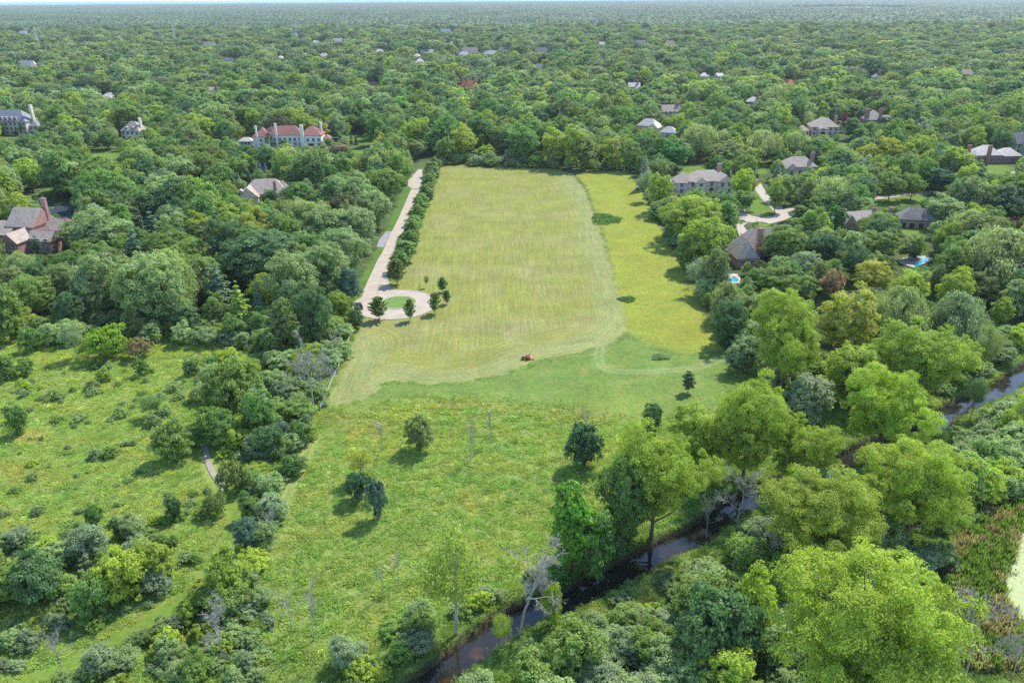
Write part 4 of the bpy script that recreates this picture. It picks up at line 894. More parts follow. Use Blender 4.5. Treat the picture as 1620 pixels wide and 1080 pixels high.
    ca, sa = math.cos(math.radians(rot)), math.sin(math.radians(rot))
    for wn in wings:
        for fx in np.linspace(-.5, .5, max(2, int(wn[2]/7)+1)):
            lx, ly = wn[0]+fx*wn[2], wn[1]; KEEP.append((g[0]+lx*ca-ly*sa, g[1]+lx*sa+ly*ca, wn[3]/2+3))
    return e
KEEP = []
house('mansion', 4, 214, -6, 'cream stone mansion with steep grey roof and row of white dormers, left edge', [(0, 7, 40, 14, 9.4, 'hip', 7.5), (23, 8, 7, 10, 6, 'hip', 3)], 'cream', 'slate', [(21, 8, 1.6, 2.2, 6, 20)], (0, 167, 57, 214), [(x, .8, 9.7, 1.7, 2.6, 3) for x in (-13, -9.4, -5.8, -2.2, 1.4, 5, 8.6, 12.2)], chmat='cream', doors=[(11, 0, 3, 3)])
house('house', 207, 222, -12, 'small cream house with grey-brown hipped roof, two dormers and a white chimney', [(0, 6, 14, 11, 6, 'hip', 6)], 'white', 'shake', [(5.5, 6, 1.3, 2, 6, 14)], (186, 187, 222, 215), [(-3, 1.3, 6.4, 1.5, 2, 2.5), (2, 1.3, 6.4, 1.5, 2, 2.5)], chmat='white')
house('mansion', 457, 233, 1, 'long white mansion with red tiled roof and four tall white chimneys', [(-4, 7, 26, 11, 7.6, 'hip', 5.2), (-17, 4.5, 11, 12, 7, 'hip', 5), (15, 5, 14, 13, 7.6, 'hip', 5), (24, 8, 5, 8, 4.5, 'hip', 2)], 'white', 'redtile', [(-19.5, -1.95, 1.1, 1.0, 0, 13.6), (-7.5, .9, 1.2, 1.0, 0, 14.6), (10, -2.1, 2.0, 1.2, 0, 14), (21, 6, 1.1, 1.2, 4, 14.6)], (403, 192, 513, 231), chmat='white', doors=[(-1, 1.5, 3, 2.6), (15, -1.5, 4, 2.5)])
house('garden_house', 389, 231, 0, 'little white garden house with dark door left of the white mansion', [(0, 3, 9, 6, 2.9, 'hip', 2.2)], 'white', 'palegrey', (), (378, 218, 400, 230), doors=[(0, 0, 1.8, 2.5)])
house('garden_house', 331, 235, 0, 'low garden house with brown hipped roof in the trees left of the white mansion', [(0, 3, 10, 7, 3, 'hip', 2.5)], 'cream', 'redtile', [(4, 3, 1, 1, 3, 6.5)], (322, 221, 344, 228))
house('house', 416, 322, 8, 'sprawling house under a large grey-brown shingle roof with the blue spruces behind', [(1, 8, 22, 13, 4, 'hip', 6), (-6, 3, 9, 11, 3.6, 'gy', 4.5), (9, 9, 10, 12, 3.5, 'hip', 5.2)], 'beige', 'shake', [(6, 3, 1.3, 1.1, 4, 9.5)], (375, 276, 450, 312), [(-9.5, -1, 4.2, 3, 1.8, 3)], doors=[(-4, -2.6, 2.2, 2.5)])
house('mansion', 48, 402, -10, 'rambling red brick mansion with grey shingle roofs and tall brick chimneys at the left edge', [(-7, 12, 11, 13, 9, 'gx', 6), (6, 15, 15, 7, 6.5, 'gx', 3.5), (2, 5, 13, 7, 4.8, 'gx', 3.2), (-4, 1.5, 6.5, 12, 5.4, 'gy', 3.6), (-13, 8, 7, 12, 6.5, 'gx', 4), (15, 17, 6, 8, 6, 'hip', 3.5)], 'brick', 'shake', [(-1.6, 15, 1.9, 1.3, 6, 18), (14, 17, 1.4, 1.1, 6, 12.5), (9.7, 11.6, 1.3, 1.1, 4, 11)], (0, 322, 112, 398), doors=[(-4, -4.5, 1.6, 2.4)])
house('shed', 331, 408, 10, 'small pale gabled roof in the left woods above the lime green tree', [(0, 3, 5.5, 5, 3, 'gx', 2.4)], 'cream', 'palegrey', (), (320, 388, 346, 402))
house('house', 1118, 308, 6, 'large two-storey beige brick house with brown hipped roof atop the right tree line', [(1, 7, 19, 11, 6.2, 'hip', 4.4), (-10, 7, 9, 10, 5.6, 'hip', 4.2), (9, 3.6, 7, 9, 6.2, 'gy', 3.2), (-3.5, 3.5, 5, 9, 6, 'gy', 2.6)], 'beige', 'shake', [(9.5, 11.5, 2.2, 1.1, 5, 12.5)], (1073, 273, 1158, 304), doors=[(2.6, 1.45, 1.8, 3)])
house('house', 1266, 277, 2, 'house with plain grey-brown roof above the driveway car', [(0, 6, 18, 11, 4.2, 'hip', 4.6), (-6, 1.5, 6, 8, 3.6, 'gy', 3)], 'beige', 'shake', [(7.5, 5, 1.8, 1.1, 4, 11)], (1242, 255, 1292, 270))
house('house', 1300, 216, -5, 'beige house with hipped roof and white bay window beside the tall spruces', [(2, 8, 18, 14, 6, 'hip', 5.5), (-12, 6, 8, 9, 3.5, 'hip', 3), (0, 1, 6, 5, 5.2, 'hip', 2)], 'beige', 'shake', [(10.5, 9, 1.6, 1.1, 5, 12.5), (13, 5, 1.2, 1, 3, 9)], (1266, 188, 1322, 213), doors=[(0, -1.5, 3.4, 3.2)])
house('house', 1384, 203, -4, 'house with grey roof and two broad red brick chimneys', [(0, 8, 13, 13, 5.6, 'hip', 6.2), (11, 9, 10, 9, 4.5, 'gx', 3.5)], 'brick', 'shake', [(-6, 3, 3.2, 1.4, 0, 13), (3.5, 2.5, 2.3, 1.3, 4, 13.5)], (1359, 167, 1410, 196))
house('house', 1573, 259, 0, 'wide house with pale grey hipped roofs and red chimneys near the right edge', [(-3, 7, 15, 12, 4.5, 'hip', 4.8), (9, 6, 13, 10, 4, 'hip', 3.8), (-11, 5, 6, 8, 4, 'hip', 3)], 'brick', 'palegrey', [(-13.5, 5, 2, 1.2, 0, 9.5), (-4.2, .2, 2, 1.2, 0, 10)], (1533, 233, 1618, 254))
house('house', 1622, 244, 0, 'tall blue-grey gabled house cut by the right edge', [(0, 5, 13, 10, 6, 'gx', 6), (-1, 0, 5, 5, 6, 'gy', 4)], 'white', 'slate', (), (1604, 213, 1620, 240))
house('house', 1450, 362, -14, 'red brick house with dark hipped roof and a row of three arched garage openings', [(2, 5, 18, 9, 3.6, 'hip', 4), (-3, 4.9, 8, 9, 3.6, 'hip', 3.8)], 'brick', 'shake_dark', [(-9.5, 8, 1.4, 1.1, 0, 6.5)], (1417, 326, 1465, 358), doors=[(-5.2, .35, 2.2, 2.4), (-2, .35, 2.2, 2.4), (1.6, .35, 2.2, 2.4)])
house('house', 1352, 372, 12, 'house with grey shingle roof and a tall brick chimney left of the arched garage', [(4, 6, 14, 9, 4.2, 'gx', 4), (-2, 6, 6, 10, 4, 'gy', 4)], 'brick', 'shake', [(-5.6, 1.5, 1.6, 1.4, 0, 10.5), (11.5, 6, 1.2, 1, 3, 9)], (1322, 345, 1360, 362))
house('house', 1196, 418, 4, 'half-timbered tudor house with steep brown roof and a big brick chimney above the swimming pool', [(4, 7.5, 19, 11, 4.2, 'hip', 7.2), (-4.5, 2.5, 7.5, 12, 3.4, 'hip', 6)], 'brick', 'shake', [(.6, 1.1, 1.8, 1.6, 0, 13)], (1160, 370, 1208, 414), doors=[(4.2, 1.95, 1.8, 2.3)])
house('house', 1022, 210, -25, 'pale shingle roofed house in the trees behind the field corner, larger left roof', [(0, 6, 15, 10, 4.5, 'hip', 4.5), (6, 0, 7, 10, 4, 'gy', 3.5)], 'cream', 'palegrey', (), (1004, 189, 1036, 204))
house('house', 1055, 219, -25, 'low pale roof right of the larger pale roof behind the field corner', [(0, 5, 11, 8, 3.6, 'hip', 3.6)], 'cream', 'palegrey', (), (1043, 201, 1068, 215))
house('house', 1060, 188, 6, 'brown gabled roof behind the pale corner roofs', [(0, 5, 17, 10, 5, 'gx', 5)], 'beige', 'shake', [(7, 5, 2.6, 1.2, 4, 11.5)], (1046, 162, 1076, 180))
FAR = [(1191, 172, 20, 'palegrey', 'brick', 'small pale hipped roof with one red chimney left of the hip-roofed house'), (1003, 147, 18, 'palegrey', 'brick', 'grey roofed house with red brick chimney beyond the field'),
 (740, 146, 30, 'orange', 'brick', 'orange-red roof with brick chimneys far behind the top of the field'), (1248, 142, 20, 'orange', 'beige', 'bright orange roof far off among the right woods'),
 (337, 154, 18, 'shake', 'cream', 'steep brown roof with brick chimney in the far left woods'), (172, 163, 18, 'palegrey', 'cream', 'pale roof mostly hidden above the cream house'), (853, 115, 20, 'slate', 'cream', 'flat-looking grey roof in the woods beyond the field'),
 (589, 144, 12, 'redtile', 'brick', 'dark red roof edge far behind the road top'), (42, 111, 31, 'palegrey', 'cream', 'long pale grey roof at far left'), (37, 57, 22, 'palegrey', 'white', 'white hipped house far off at upper left'), (72, 38, 18, 'palegrey', 'white', 'white building near the horizon at upper left'),
 (147, 33, 15, 'palegrey', 'white', 'thin white roof near the horizon right of the white building'), (331, 77, 26, 'shake', 'beige', 'brown roof far off beside the second pylon'), (362, 103, 15, 'palegrey', 'white', 'small white roof in the far woods left of the double pylon'), (511, 95, 14, 'palegrey', 'white', 'bright white roof in the far woods below the double pylon'),
 (443, 98, 9, 'palegrey', 'cream', 'narrow pale house below the double pylon'), (534, 70, 16, 'palegrey', 'cream', 'far pale roof right of the double pylon'), (501, 73, 14, 'palegrey', 'cream', 'far pale roof at the foot of the double pylon'), (600, 88, 14, 'palegrey', 'cream', 'far pale roof left of the fourth pylon base'),
 (676, 90, 20, 'palegrey', 'cream', 'pale roof left of the twin hipped roofs'), (659, 95, 10, 'palegrey', 'white', 'small white roof left of the twin hipped roofs'), (665, 104, 12, 'palegrey', 'cream', 'small pale roof below the white one left of the twin hipped roofs'),
 (744, 88, 26, 'shake', 'beige', 'brown hipped roof, left one of the twins far beyond the field'), (733, 93, 16, 'palegrey', 'beige', 'pale roof in front of the twin hipped roofs'), (796, 86, 18, 'shake', 'beige', 'brown hipped roof, right one of the twins far beyond the field'), (774, 92, 18, 'palegrey', 'cream', 'low pale roof between the twin hipped roofs'),
 (856, 88, 24, 'shake', 'cream', 'wide beige roof far beyond the field right of the twins'), (953, 76, 14, 'palegrey', 'cream', 'small white gable far beyond the right part of the field'), (1014, 73, 14, 'slate', 'cream', 'grey roof far off above the right field corner'), (1061, 75, 18, 'shake', 'cream', 'brownish roof far off right of the grey one'),
 (1115, 129, 14, 'palegrey', 'cream', 'pale roof peeking out above the willows'), (1140, 129, 8, 'palegrey', 'cream', 'tiny pale roof right of the peeking one above the willows'), (1386, 131, 15, 'slate', 'white', 'grey roof with small chimney above the two red chimneys'), (1531, 126, 24, 'shake', 'brick', 'low brown roof in the far right woods'),
 (705, 54, 20, 'palegrey', 'white', 'far white roofs near the centre pylons'), (490, 31, 8, 'palegrey', 'white', 'tiny white roof near the horizon above the double pylon'), (1423, 18, 12, 'palegrey', 'white', 'small white shed by the pale field on the horizon')]
for i, (px, py, wpx, rf, wl, lb) in enumerate(FAR):
    g = G(px, py); dp = PR(g)[2]; wm = min(26, max(8, wpx*dp/F)); hh = 5.5; rh = wm*.2+1.5; k = ['hip', 'gx', 'hip'][i % 3]; top = PR((g[0], g[1]+4, hh+rh))[1]
    if rf == 'orange' and wpx > 25: ch = [(x, 5, 1.3, 1.1, 4, 12.5) for x in (-6, -1.5, 7)]
    elif 'chimney' in lb: ch = [(wm*.28, 3, 2, 1.3, 4, 12)]
    else: ch = []
    house('house', px, py, rnd.uniform(-14, 14), lb, [(0, 5, wm, 9, hh, k, rh), (wm*.2, .8, wm*.4, 5, hh-1, 'hip', rh*.6)], wl, rf, ch, (px-wpx/2-1.5, top-1, px+wpx/2+1.5, top+max(5.5, (py-top)*.6)), winrows=(dp < 800))
# ------------------------------------------------------------------ pylons
def pylon(px, top, by, label, hh=None):
    g = G(px, by); h = height_for(g, top); b = MB(); a = MB(); w0, w1 = h*.085, h*.016; t = .42 if g[1] < 2500 else .55
    for sx in (-1, 1):
        for sy in (-1, 1): b.tube([(sx*w0, sy*w0, -.5), (sx*w1*1.4, sy*w1*1.4, h*.6), (sx*w1, sy*w1, h)], [t, t*.8, t*.6], 4)
    n = 9
    for i in range(n):
        def ww(k): return w0+(w1*1.4-w0)*k/.6 if k < .6 else w1*1.4+(w1-w1*1.4)*(k-.6)/.4
        k0, k1 = i/n, (i+1)/n; a0, a1 = ww(k0), ww(k1)
        for s in (-1, 1):
            b.tube([(-a0, s*a0, h*k0), (a1, s*a1, h*k1)], [t*.45]*2, 3, cap=False); b.tube([(a0, s*a0, h*k0), (-a1, s*a1, h*k1)], [t*.45]*2, 3, cap=False)
            b.tube([(s*a0, -a0, h*k0), (s*a1, a1, h*k1)], [t*.45]*2, 3, cap=False)
    e = empty('pylon', (g[0], g[1], 0), .3); tag(e, label, 'pylon', 'pylons of the power line'); b.build('lattice_mast', M['metal'], e)
    for k, L in ((.70, 5.5), (.82, 4.6), (.93, 3.6)):
        c = MB(); c.tube([(-L, 0, h*k), (0, 0, h*k+.9), (L, 0, h*k)], [t*.5, t, t*.5], 4); c.tube([(-L, 0, h*k), (L, 0, h*k)], [t*.6]*2, 4)
        for s in (-1, 1): c.tube([(s*L, 0, h*k), (s*L, 0, h*k-1.4)], [.12, .12], 4)
        c.build('crossarm', M['metal'], e)
PYL = [(63, 42, 84, 'leaning-looking steel pylon at far left, leftmost of the power line'), (279, 36, 76, 'steel pylon second from the left on the power line'), (471, 32, 74, 'taller steel pylon of the close pair, third from the left'), (466, 49, 75, 'shorter steel pylon just left of the taller one of the close pair'),
 (642, 29, 66, 'steel pylon above the left field corner, taller one of its pair'), (636, 45, 66, 'short faint pylon left of the taller one above the left field corner'), (799, 25, 62, 'thin steel pylon above the middle of the field, right one'), (790, 41, 74, 'steel pylon above the middle of the field, left one'),
 (943, 23, 50, 'faint steel pylon above the right part of the field'), (1077, 34, 54, 'faint steel pylon above the right field corner'), (1294, 31, 46, 'faint pylon in the far right woods, left one of a pair'), (1307, 27, 44, 'faint pylon in the far right woods, right one of a pair'), (1409, 26, 43, 'faint pylon near the purple-brown far trees')]
for p in PYL: pylon(*p)
# ------------------------------------------------------------------ vehicles
def car(px, py, hd, paint, label, L=4.6, Wd=1.9, Hh=1.75):
    g = G(px, py); e = empty('parked_car', (g[0], g[1], .05 if px < 700 else .04), hd); tag(e, label, 'car')
    def loft(secs, name, mat):
        b = MB(); n = 10; vs = []
        for (x, w_, z0, z1) in secs:
            r = min(.16, (z1-z0)*.3); hw = w_/2
            vs += [(x, -hw+r, z0), (x, hw-r, z0), (x, hw, z0+r), (x, hw, (z0+z1)/2), (x, hw*.97, z1-r), (x, hw*.9-r, z1), (x, -hw*.9+r, z1), (x, -hw*.97, z1-r), (x, -hw, (z0+z1)/2), (x, -hw, z0+r)]
        fs = [tuple(range(n))[::-1], tuple((len(secs)-1)*n+i for i in range(n))]
        for i in range(len(secs)-1):
            for k in range(n): fs.append((i*n+k, i*n+(k+1) % n, (i+1)*n+(k+1) % n, (i+1)*n+k))
        return b.add(vs, fs).build(name, mat, e, smooth=False)
    q = L/4.6
    loft([(-2.3*q, Wd*.82, .45, .85), (-2.2*q, Wd*.94, .3, 1.0), (-1.2*q, Wd, .28, 1.05), (.9*q, Wd, .28, 1.05), (2.0*q, Wd*.95, .3, .95), (2.3*q, Wd*.8, .42, .8)], 'body', paint)
    gl = loft([(-2.0*q, Wd*.86, 1.0, 1.06), (-1.75*q, Wd*.84, 1.0, Hh-.16), (.3*q, Wd*.84, 1.0, Hh-.14), (1.05*q, Wd*.86, 1.0, 1.06)], 'window_band', M['glass'])
    loft([(-1.85*q, Wd*.72, Hh-.2, Hh-.1), (-1.6*q, Wd*.8, Hh-.17, Hh), (.1*q, Wd*.8, Hh-.17, Hh), (.5*q, Wd*.7, Hh-.22, Hh-.1)], 'roof', paint)
    for sx in (-1.4*q, 1.4*q):
        for sy in (-1, 1):
            w_ = MB().tube([(sx, sy*(Wd/2-.22), .34), (sx, sy*(Wd/2+.01), .34)], [.34, .34], 16).build('wheel', M['rubber'], e)
            MB().tube([(sx, sy*(Wd/2), .34), (sx, sy*(Wd/2+.03), .34)], [.2, .19], 12).build('rim', M['metal'], w_)
    for sy in (-1, 1):
        MB().box(2.18*q, sy*Wd*.33-.16, .66, 2.3*q, sy*Wd*.33+.16, .82).build('headlight', M['trim'], e)
        MB().box(-2.31*q, sy*Wd*.36-.12, .68, -2.2*q, sy*Wd*.36+.12, .9).build('tail_light', M['brick'], e)
    return e
a_ = G(563, 478); b_ = G(572, 491); car(568, 487, math.atan2(a_[1]-b_[1], a_[0]-b_[0]), M['carblue'], 'dark blue off-road car parked at the left end of the turning circle')
KEEP.append((*G(568, 487)[:2], 6))
car(1197, 288.5, math.radians(75), M['carsilver'], 'silver-grey car parked at the top of the pink driveway beside the blue spruce')
# tractor mowing
tg = G(833, 568); tr = empty('tractor', (tg[0], tg[1], .02), math.radians(187)); tr.scale = (.82, .82, .82); tag(tr, 'small orange tractor mowing along the lower edge of the field', 'tractor')
b = MB(); b.xprism([(-.02, 0)]*0 or [(-.33, .62), (.33, .62), (.36, .98), (.24, 1.18), (-.24, 1.18), (-.36, .98)], .35, 1.6); b.xprism([(-.3, .66), (.3, .66), (.3, 1.08), (-.3, 1.08)], 1.6, 1.72); b.build('hood', M['orangepaint'], tr)
MB().box(-.75, -.25, .42, 1.5, .25, .64).build('chassis', M['blackpaint'], tr)
for sy in (-1, 1):
    w_ = MB().tube([(-.55, sy*.52, .6), (-.55, sy*.86, .6)], [.6, .6], 20).build('wheel', M['rubber'], tr); MB().tube([(-.55, sy*.85, .6), (-.55, sy*.9, .6)], [.3, .28], 12).build('rim', M['orangepaint'], w_)
    w_ = MB().tube([(1.2, sy*.45, .36), (1.2, sy*.68, .36)], [.36, .36], 18).build('wheel', M['rubber'], tr); MB().tube([(1.2, sy*.67, .36), (1.2, sy*.71, .36)], [.18, .17], 12).build('rim', M['orangepaint'], w_)
    MB().xprism([(sy*.34, .7), (sy*.95, .7), (sy*.95, 1.26), (sy*.34, 1.3)][::(1 if sy > 0 else -1)], -1.1, .05).build('fender', M['orangepaint'], tr)
b = MB(); b.box(-.75, -.26, .98, -.25, .26, 1.1); b.box(-.86, -.26, 1.0, -.74, .26, 1.5); b.build('seat', M['blackpaint'], tr)
b = MB(); b.tube([(.4, 0, 1.1), (.12, 0, 1.4)], [.03, .03], 6); b.tube([(.12+.19*math.sin(t)*.5, .19*math.cos(t), 1.4+.19*math.sin(t)*.85) for t in np.linspace(0, 6.28, 13)], [.022]*13, 5); b.build('steering_wheel', M['blackpaint'], tr)
b = MB(); b.tube([(-.95, -.45, .9), (-.95, -.45, 2.0), (-.95, .45, 2.0), (-.95, .45, .9)], [.04]*4, 6); b.build('roll_bar', M['blackpaint'], tr)
b = MB(); b.prism([(-2.35, -.85), (-1.3, -.85), (-1.15, 0), (-1.3, .85), (-2.35, .85)], .12, .38); b.tube([(-1.3, 0, .35), (-.7, 0, .5)], [.06, .06], 6); b.build('mower_deck', M['orangepaint'], tr)
# driver, one continuous skinned body
J = {'pel': (-.45, 0, 1.2), 'spi': (-.5, 0, 1.42), 'che': (-.48, 0, 1.64), 'nek': (-.45, 0, 1.78), 'hd0': (-.43, 0, 1.88), 'hd1': (-.43, 0, 2.0)}
pv = list(J.values()); rad = [.16, .14, .17, .06, .09, .095]; ed = [(i, i+1) for i in range(5)]
for s in (-1, 1):
    n0 = len(pv); pv += [(-.47, s*.19, 1.68), (-.3, s*.3, 1.42), (-.02, s*.22, 1.38), (.1, s*.17, 1.43)]; rad += [.075, .055, .042, .035]; ed += [(2, n0), (n0, n0+1), (n0+1, n0+2), (n0+2, n0+3)]
    n0 = len(pv); pv += [(-.42, s*.12, 1.16), (.02, s*.2, 1.2), (.12, s*.22, .78), (.26, s*.22, .72)]; rad += [.11, .085, .055, .04]; ed += [(0, n0), (n0, n0+1), (n0+1, n0+2), (n0+2, n0+3)]
pm = bpy.data.meshes.new('person'); pm.from_pydata(pv, ed, []); pm.materials.append(M['shirt']); pm.materials.append(M['jeans']); pm.materials.append(M['skin'])
po = link('person', pm, None, (tg[0], tg[1], .02), math.radians(187)); md = po.modifiers.new('skin', 'SKIN'); 
for i, r in enumerate(rad): pm.skin_vertices[0].data[i].radius = (r, r)
pm.skin_vertices[0].data[0].use_root = True; po.modifiers.new('sub', 'SUBSURF').render_levels = 1
dg = bpy.context.evaluated_depsgraph_get(); ev = po.evaluated_get(dg); nm = bpy.data.meshes.new_from_object(ev); po.modifiers.clear(); po.data = nm
for p in nm.polygons:
    c = p.center; p.material_index = 2 if (c.z > 1.8 or (c.x > -.12 and c.z > 1.34 and abs(c.y) > .1)) else (1 if c.z < 1.27 else 0)
po.scale = (.84, .84, .84); tag(po, 'driver in a pale shirt sitting on the small orange tractor', 'person')
MB().tube([(-.43, 0, 2.0), (-.43, 0, 2.06), (-.43, 0, 2.12)], [.17, .12, .06], 12).build('hat', M['trim'], po)
# ------------------------------------------------------------------ fence, pools, small things
FP = smooth_line(gp([(563, 517), (544, 557), (538, 575), (527, 600), (517, 625), (505, 652)]), 5); posts = along(FP, 2.6)
fe = empty('rail_fence', (*posts[0], 0)); tag(fe, 'weathered pale rail fence running along the left side of the mown field', 'fence'); o0 = np.array(posts[0]); zp = [gz(*p) for p in posts]
fe.location.z = 0
for p, zz_ in zip(posts, zp):
    b = MB(); x, y = p[0]-o0[0], p[1]-o0[1]; b.box(x-.09, y-.09, zz_-.3, x+.09, y+.09, zz_+1.25); b.build('post', M['fence'], fe)
for k in (.5, .82, 1.12):
    b = MB(); b.tube([(p[0]-o0[0]+.1, p[1]-o0[1], q+k) for p, q in zip(posts, zp)], [.055]*len(posts), 4); b.build('rail', M['fence'], fe)
def pool(px, py, deck, watr, label):
    d = gp(deck); w_ = gp(watr); c = np.mean(d, 0); e = empty('swimming_pool', (c[0], c[1], 0)); tag(e, label, 'swimming pool')
    d = [(x-c[0], y-c[1]) for x, y in d]; w_ = [(x-c[0], y-c[1]) for x, y in w_]
    def ccw(p): return p if sum((p[i][0]*p[(i+1) % len(p)][1]-p[(i+1) % len(p)][0]*p[i][1]) for i in range(len(p))) > 0 else p[::-1]
    MB().prism(ccw(d), -.1, .28).build('deck', M['pooldeck'], e); MB().prism(ccw(w_), .1, .285).build('water', M['poolwater'], e)
    HR.append((min(p[0] for p in deck), min(p[1] for p in deck), max(p[0] for p in deck), max(p[1] for p in deck), PR(G(px, py))[2])); return e
pool(1155, 441, [(1139, 434), (1166, 434), (1171, 440), (1171, 449), (1156, 449), (1140, 442)], [(1142, 441), (1164, 439.5), (1169, 444), (1165, 447.5), (1153, 446.5)], 'turquoise swimming pool with pale deck below the tudor house')
pool(1446, 413, [(1416, 412), (1432, 408), (1468, 405), (1475, 412), (1462, 418), (1445, 424), (1428, 419)], [(1444, 420), (1452, 417), (1455, 412), (1462, 409), (1472, 409), (1466, 414), (1458, 419), (1450, 424)], 'white-decked swimming pool in the trees right of the yellow-green tree')
pool(1068, 288, [(1060, 285), (1075, 284), (1078, 290), (1074, 294), (1063, 293)], [(1063, 287), (1074, 286), (1074, 290), (1067, 292)], 'small bright turquoise pool left of the beige house')
def umbrella(px, py, mat, label, open_=False):
    g = G(px, py); e = empty('parasol', (g[0], g[1], .28)); tag(e, label, 'parasol'); MB().tube([(0, 0, 0), (0, 0, 2.5)], [.04, .03], 6).build('pole', M['trim'], e)
    MB().tube([(0, 0, 1.0), (0, 0, 1.6), (0, 0, 2.6)] if not open_ else [(0, 0, 1.9), (0, 0, 2.2), (0, 0, 2.6)], [.2, .28, .04] if not open_ else [1.6, 1.1, .05], 10).build('canopy', mat, e)
umbrella(1147, 436, M['bluefabric'], 'closed blue parasol by the pool of the tudor house, left one'); umbrella(1156, 437, M['bluefabric'], 'closed blue parasol by the pool of the tudor house, right one')
umbrella(395, 327, M['greenfabric'], 'open green parasol in front of the sprawling shingle roof', True)
def lounger(px, py, rz, label):
    g = G(px, py); e = empty('sun_lounger', (g[0], g[1], .28), rz); tag(e, label, 'sun lounger', 'loungers on the pool decks'); MB().box(-.9, -.32, .3, .4, .32, .38).build('seat', M['trim'], e)
    MB().xprism([(-.32, .36), (.32, .36), (.32, .42), (-.32, .42)], .4, .9).build('backrest', M['trim'], e)
    for x in (-.8, .3):
        for y in (-.28, .28): MB().box(x-.03, y-.03, 0, x+.03, y+.03, .3).build('leg', M['metal'], e)
lounger(1152, 438.5, 1.2, 'white lounger between the two blue parasols'); lounger(1161, 438, 1.4, 'white lounger right of the right blue parasol'); lounger(1434, 411, .6, 'white lounger on the deck of the second pool')
hg = G(1196.5, 352); e = empty('basketball_hoop', (hg[0], hg[1], .1), .3); tag(e, 'basketball hoop with white backboard beside the driveway loop', 'basketball hoop')
MB().tube([(0, 0, 0), (0, 0, 2.6), (0, -.6, 3.1)], [.09, .08, .07], 8).build('pole', M['metal'], e); MB().box(-.9, -.72, 2.8, .9, -.65, 3.9).build('backboard', M['trim'], e)
MB().tube([(.23*math.cos(t), -.98+.23*math.sin(t), 3.05) for t in np.linspace(0, 6.28, 13)], [.02]*13, 5).build('hoop', M['orangepaint'], e)
for px, py, lb in ((554.5, 478, 'white utility post on the verge left of the parked car'), (629.5, 344, 'white roadside post beside the middle of the road'), (664.2, 457, 'dark marker stake above the turning circle')):
    g = G(px, py); b = MB(); b.box(-.09, -.09, 0, .09, .09, 1.3); b.box(-.13, -.13, 1.3, .13, .13, 1.42); tag(b.build('marker_post', M['trim'] if 'white' in lb else M['blackpaint'], None, (g[0], g[1], gz(g[0], g[1]))), lb, 'post')
# ------------------------------------------------------------------ what must stay open
MW, MH = 540, 360; qx, qy = np.meshgrid((np.arange(MW)+.5)*3, (np.arange(MH)+.5)*3)
OPEN = np.zeros((MH, MW), bool)
for p in [FIELD, YELLOW, FRESH, CENTRE, VERGE, [(690, 258), (840, 256), (1000, 268), (1000, 280), (690, 280)]]+LAWNS+[ROAD_R, ROAD_R2, ROAD_R3, POND1]: OPEN |= inpoly(qx, qy, p)
OPEN |= inpoly(qx, qy, [(560, 470), (600, 400), (650, 290), (660, 262), (670, 262), (668, 300), (640, 380), (640, 440), (690, 450), (700, 500), (560, 510)])
OPEN |= inpoly(qx, qy, LEFTM) & (qy > 530)
WATER = inpoly(qx, qy, [(x, y-3-.04*(y-500)) for x, y in CREEKP]+[(x, y+4+.05*(y-500)) for x, y in CREEKP[::-1]])
HD = np.zeros((MH, MW))
for x0, y0, x1, y1, dp in HR: HD = np.maximum(HD, np.where((qx > x0) & (qx < x1) & (qy > y0) & (qy < y1), dp, 0))
for (x, y, R, h) in HAND:
    cx, cy, dz = PR((x, y, h*.62))
    if y < 200 or not (0 < cx < 1620): continue
    rx = R*F/dz; ry = h*.42*F/dz; HD = np.maximum(HD, np.where(((qx-cx)/(rx*.62))**2+((qy-cy)/(ry*.7))**2 < 1, dz, 0))
ANG = [(math.cos(t)*r, math.sin(t)*r) for r, k in ((.35, 5), (.85, 10)) for t in np.linspace(0, 6.28, k, endpoint=False)]+[(0, 0)]
def blocks(x, y, R, h, lowfrac=.25, usemask=True):
    cx, cy, dz = PR((x, y, h*.58)); 
    if dz < 5: return 1
    rx = R*F/dz; el = math.atan2(CAMH, math.hypot(x, y)); ry = math.hypot(h*.42*math.cos(el), R*math.sin(el))*F/dz; n = 0
    for ax_, ay_ in ANG:
        i = int((cy+ay_*ry)/3); j = int((cx+ax_*rx)/3)
        if 0 <= i < MH and 0 <= j < MW:
            if HD[i, j] > dz: return 1
            if usemask and OPEN[i, j]: n += 1
    return n/len(ANG)
HX = np.array([t[0] for t in HAND]); HY = np.array([t[1] for t in HAND]); HRr = np.array([t[2] for t in HAND]); KX = np.array([t[0] for t in KEEP]); KY = np.array([t[1] for t in KEEP]); KR = np.array([t[2] for t in KEEP])
EDGE = [(-400, 560), (0, 505), (120, 512), (200, 515), (300, 515), (420, 522), (500, 520), (548, 500), (553, 478), (572, 440), (598, 385), (622, 330), (640, 292), (644, 262), (664, 252), (705, 246), (760, 242), (830, 248), (900, 258), (1000, 262), (1025, 300), (1045, 345), (1066, 385), (1090, 425), (1115, 465), (1138, 510), (1160, 555), (1175, 590), (1250, 640), (1330, 620), (1450, 580), (1550, 530), (1620, 512), (2000, 430)]
FOREST = gp([(-1500, 700)]+EDGE+[(2600, 500), (3200, 16), (-1900, 16)])
TINTS = [(T['mid'], 5), (T['green'], 4), (T['dark'], 2.4), (T['olive'], 2.6), (T['bright'], 2.3), (T['feather'], 2.8), (T['yellow'], .35), (T['grey'], 1.2), (T['willow'], .5), (T['deep'], .7), ((.12, .13, .06), .12), (T['purple'], .015)]
TN = ['mid green', 'fresh green', 'dark green', 'olive green', 'bright green', 'pale feathery green', 'yellow-green', 'grey-green', 'pale willowy', 'very dark', 'brownish', 'purple']
tw = np.cumsum([t[1] for t in TINTS]); tw /= tw[-1]
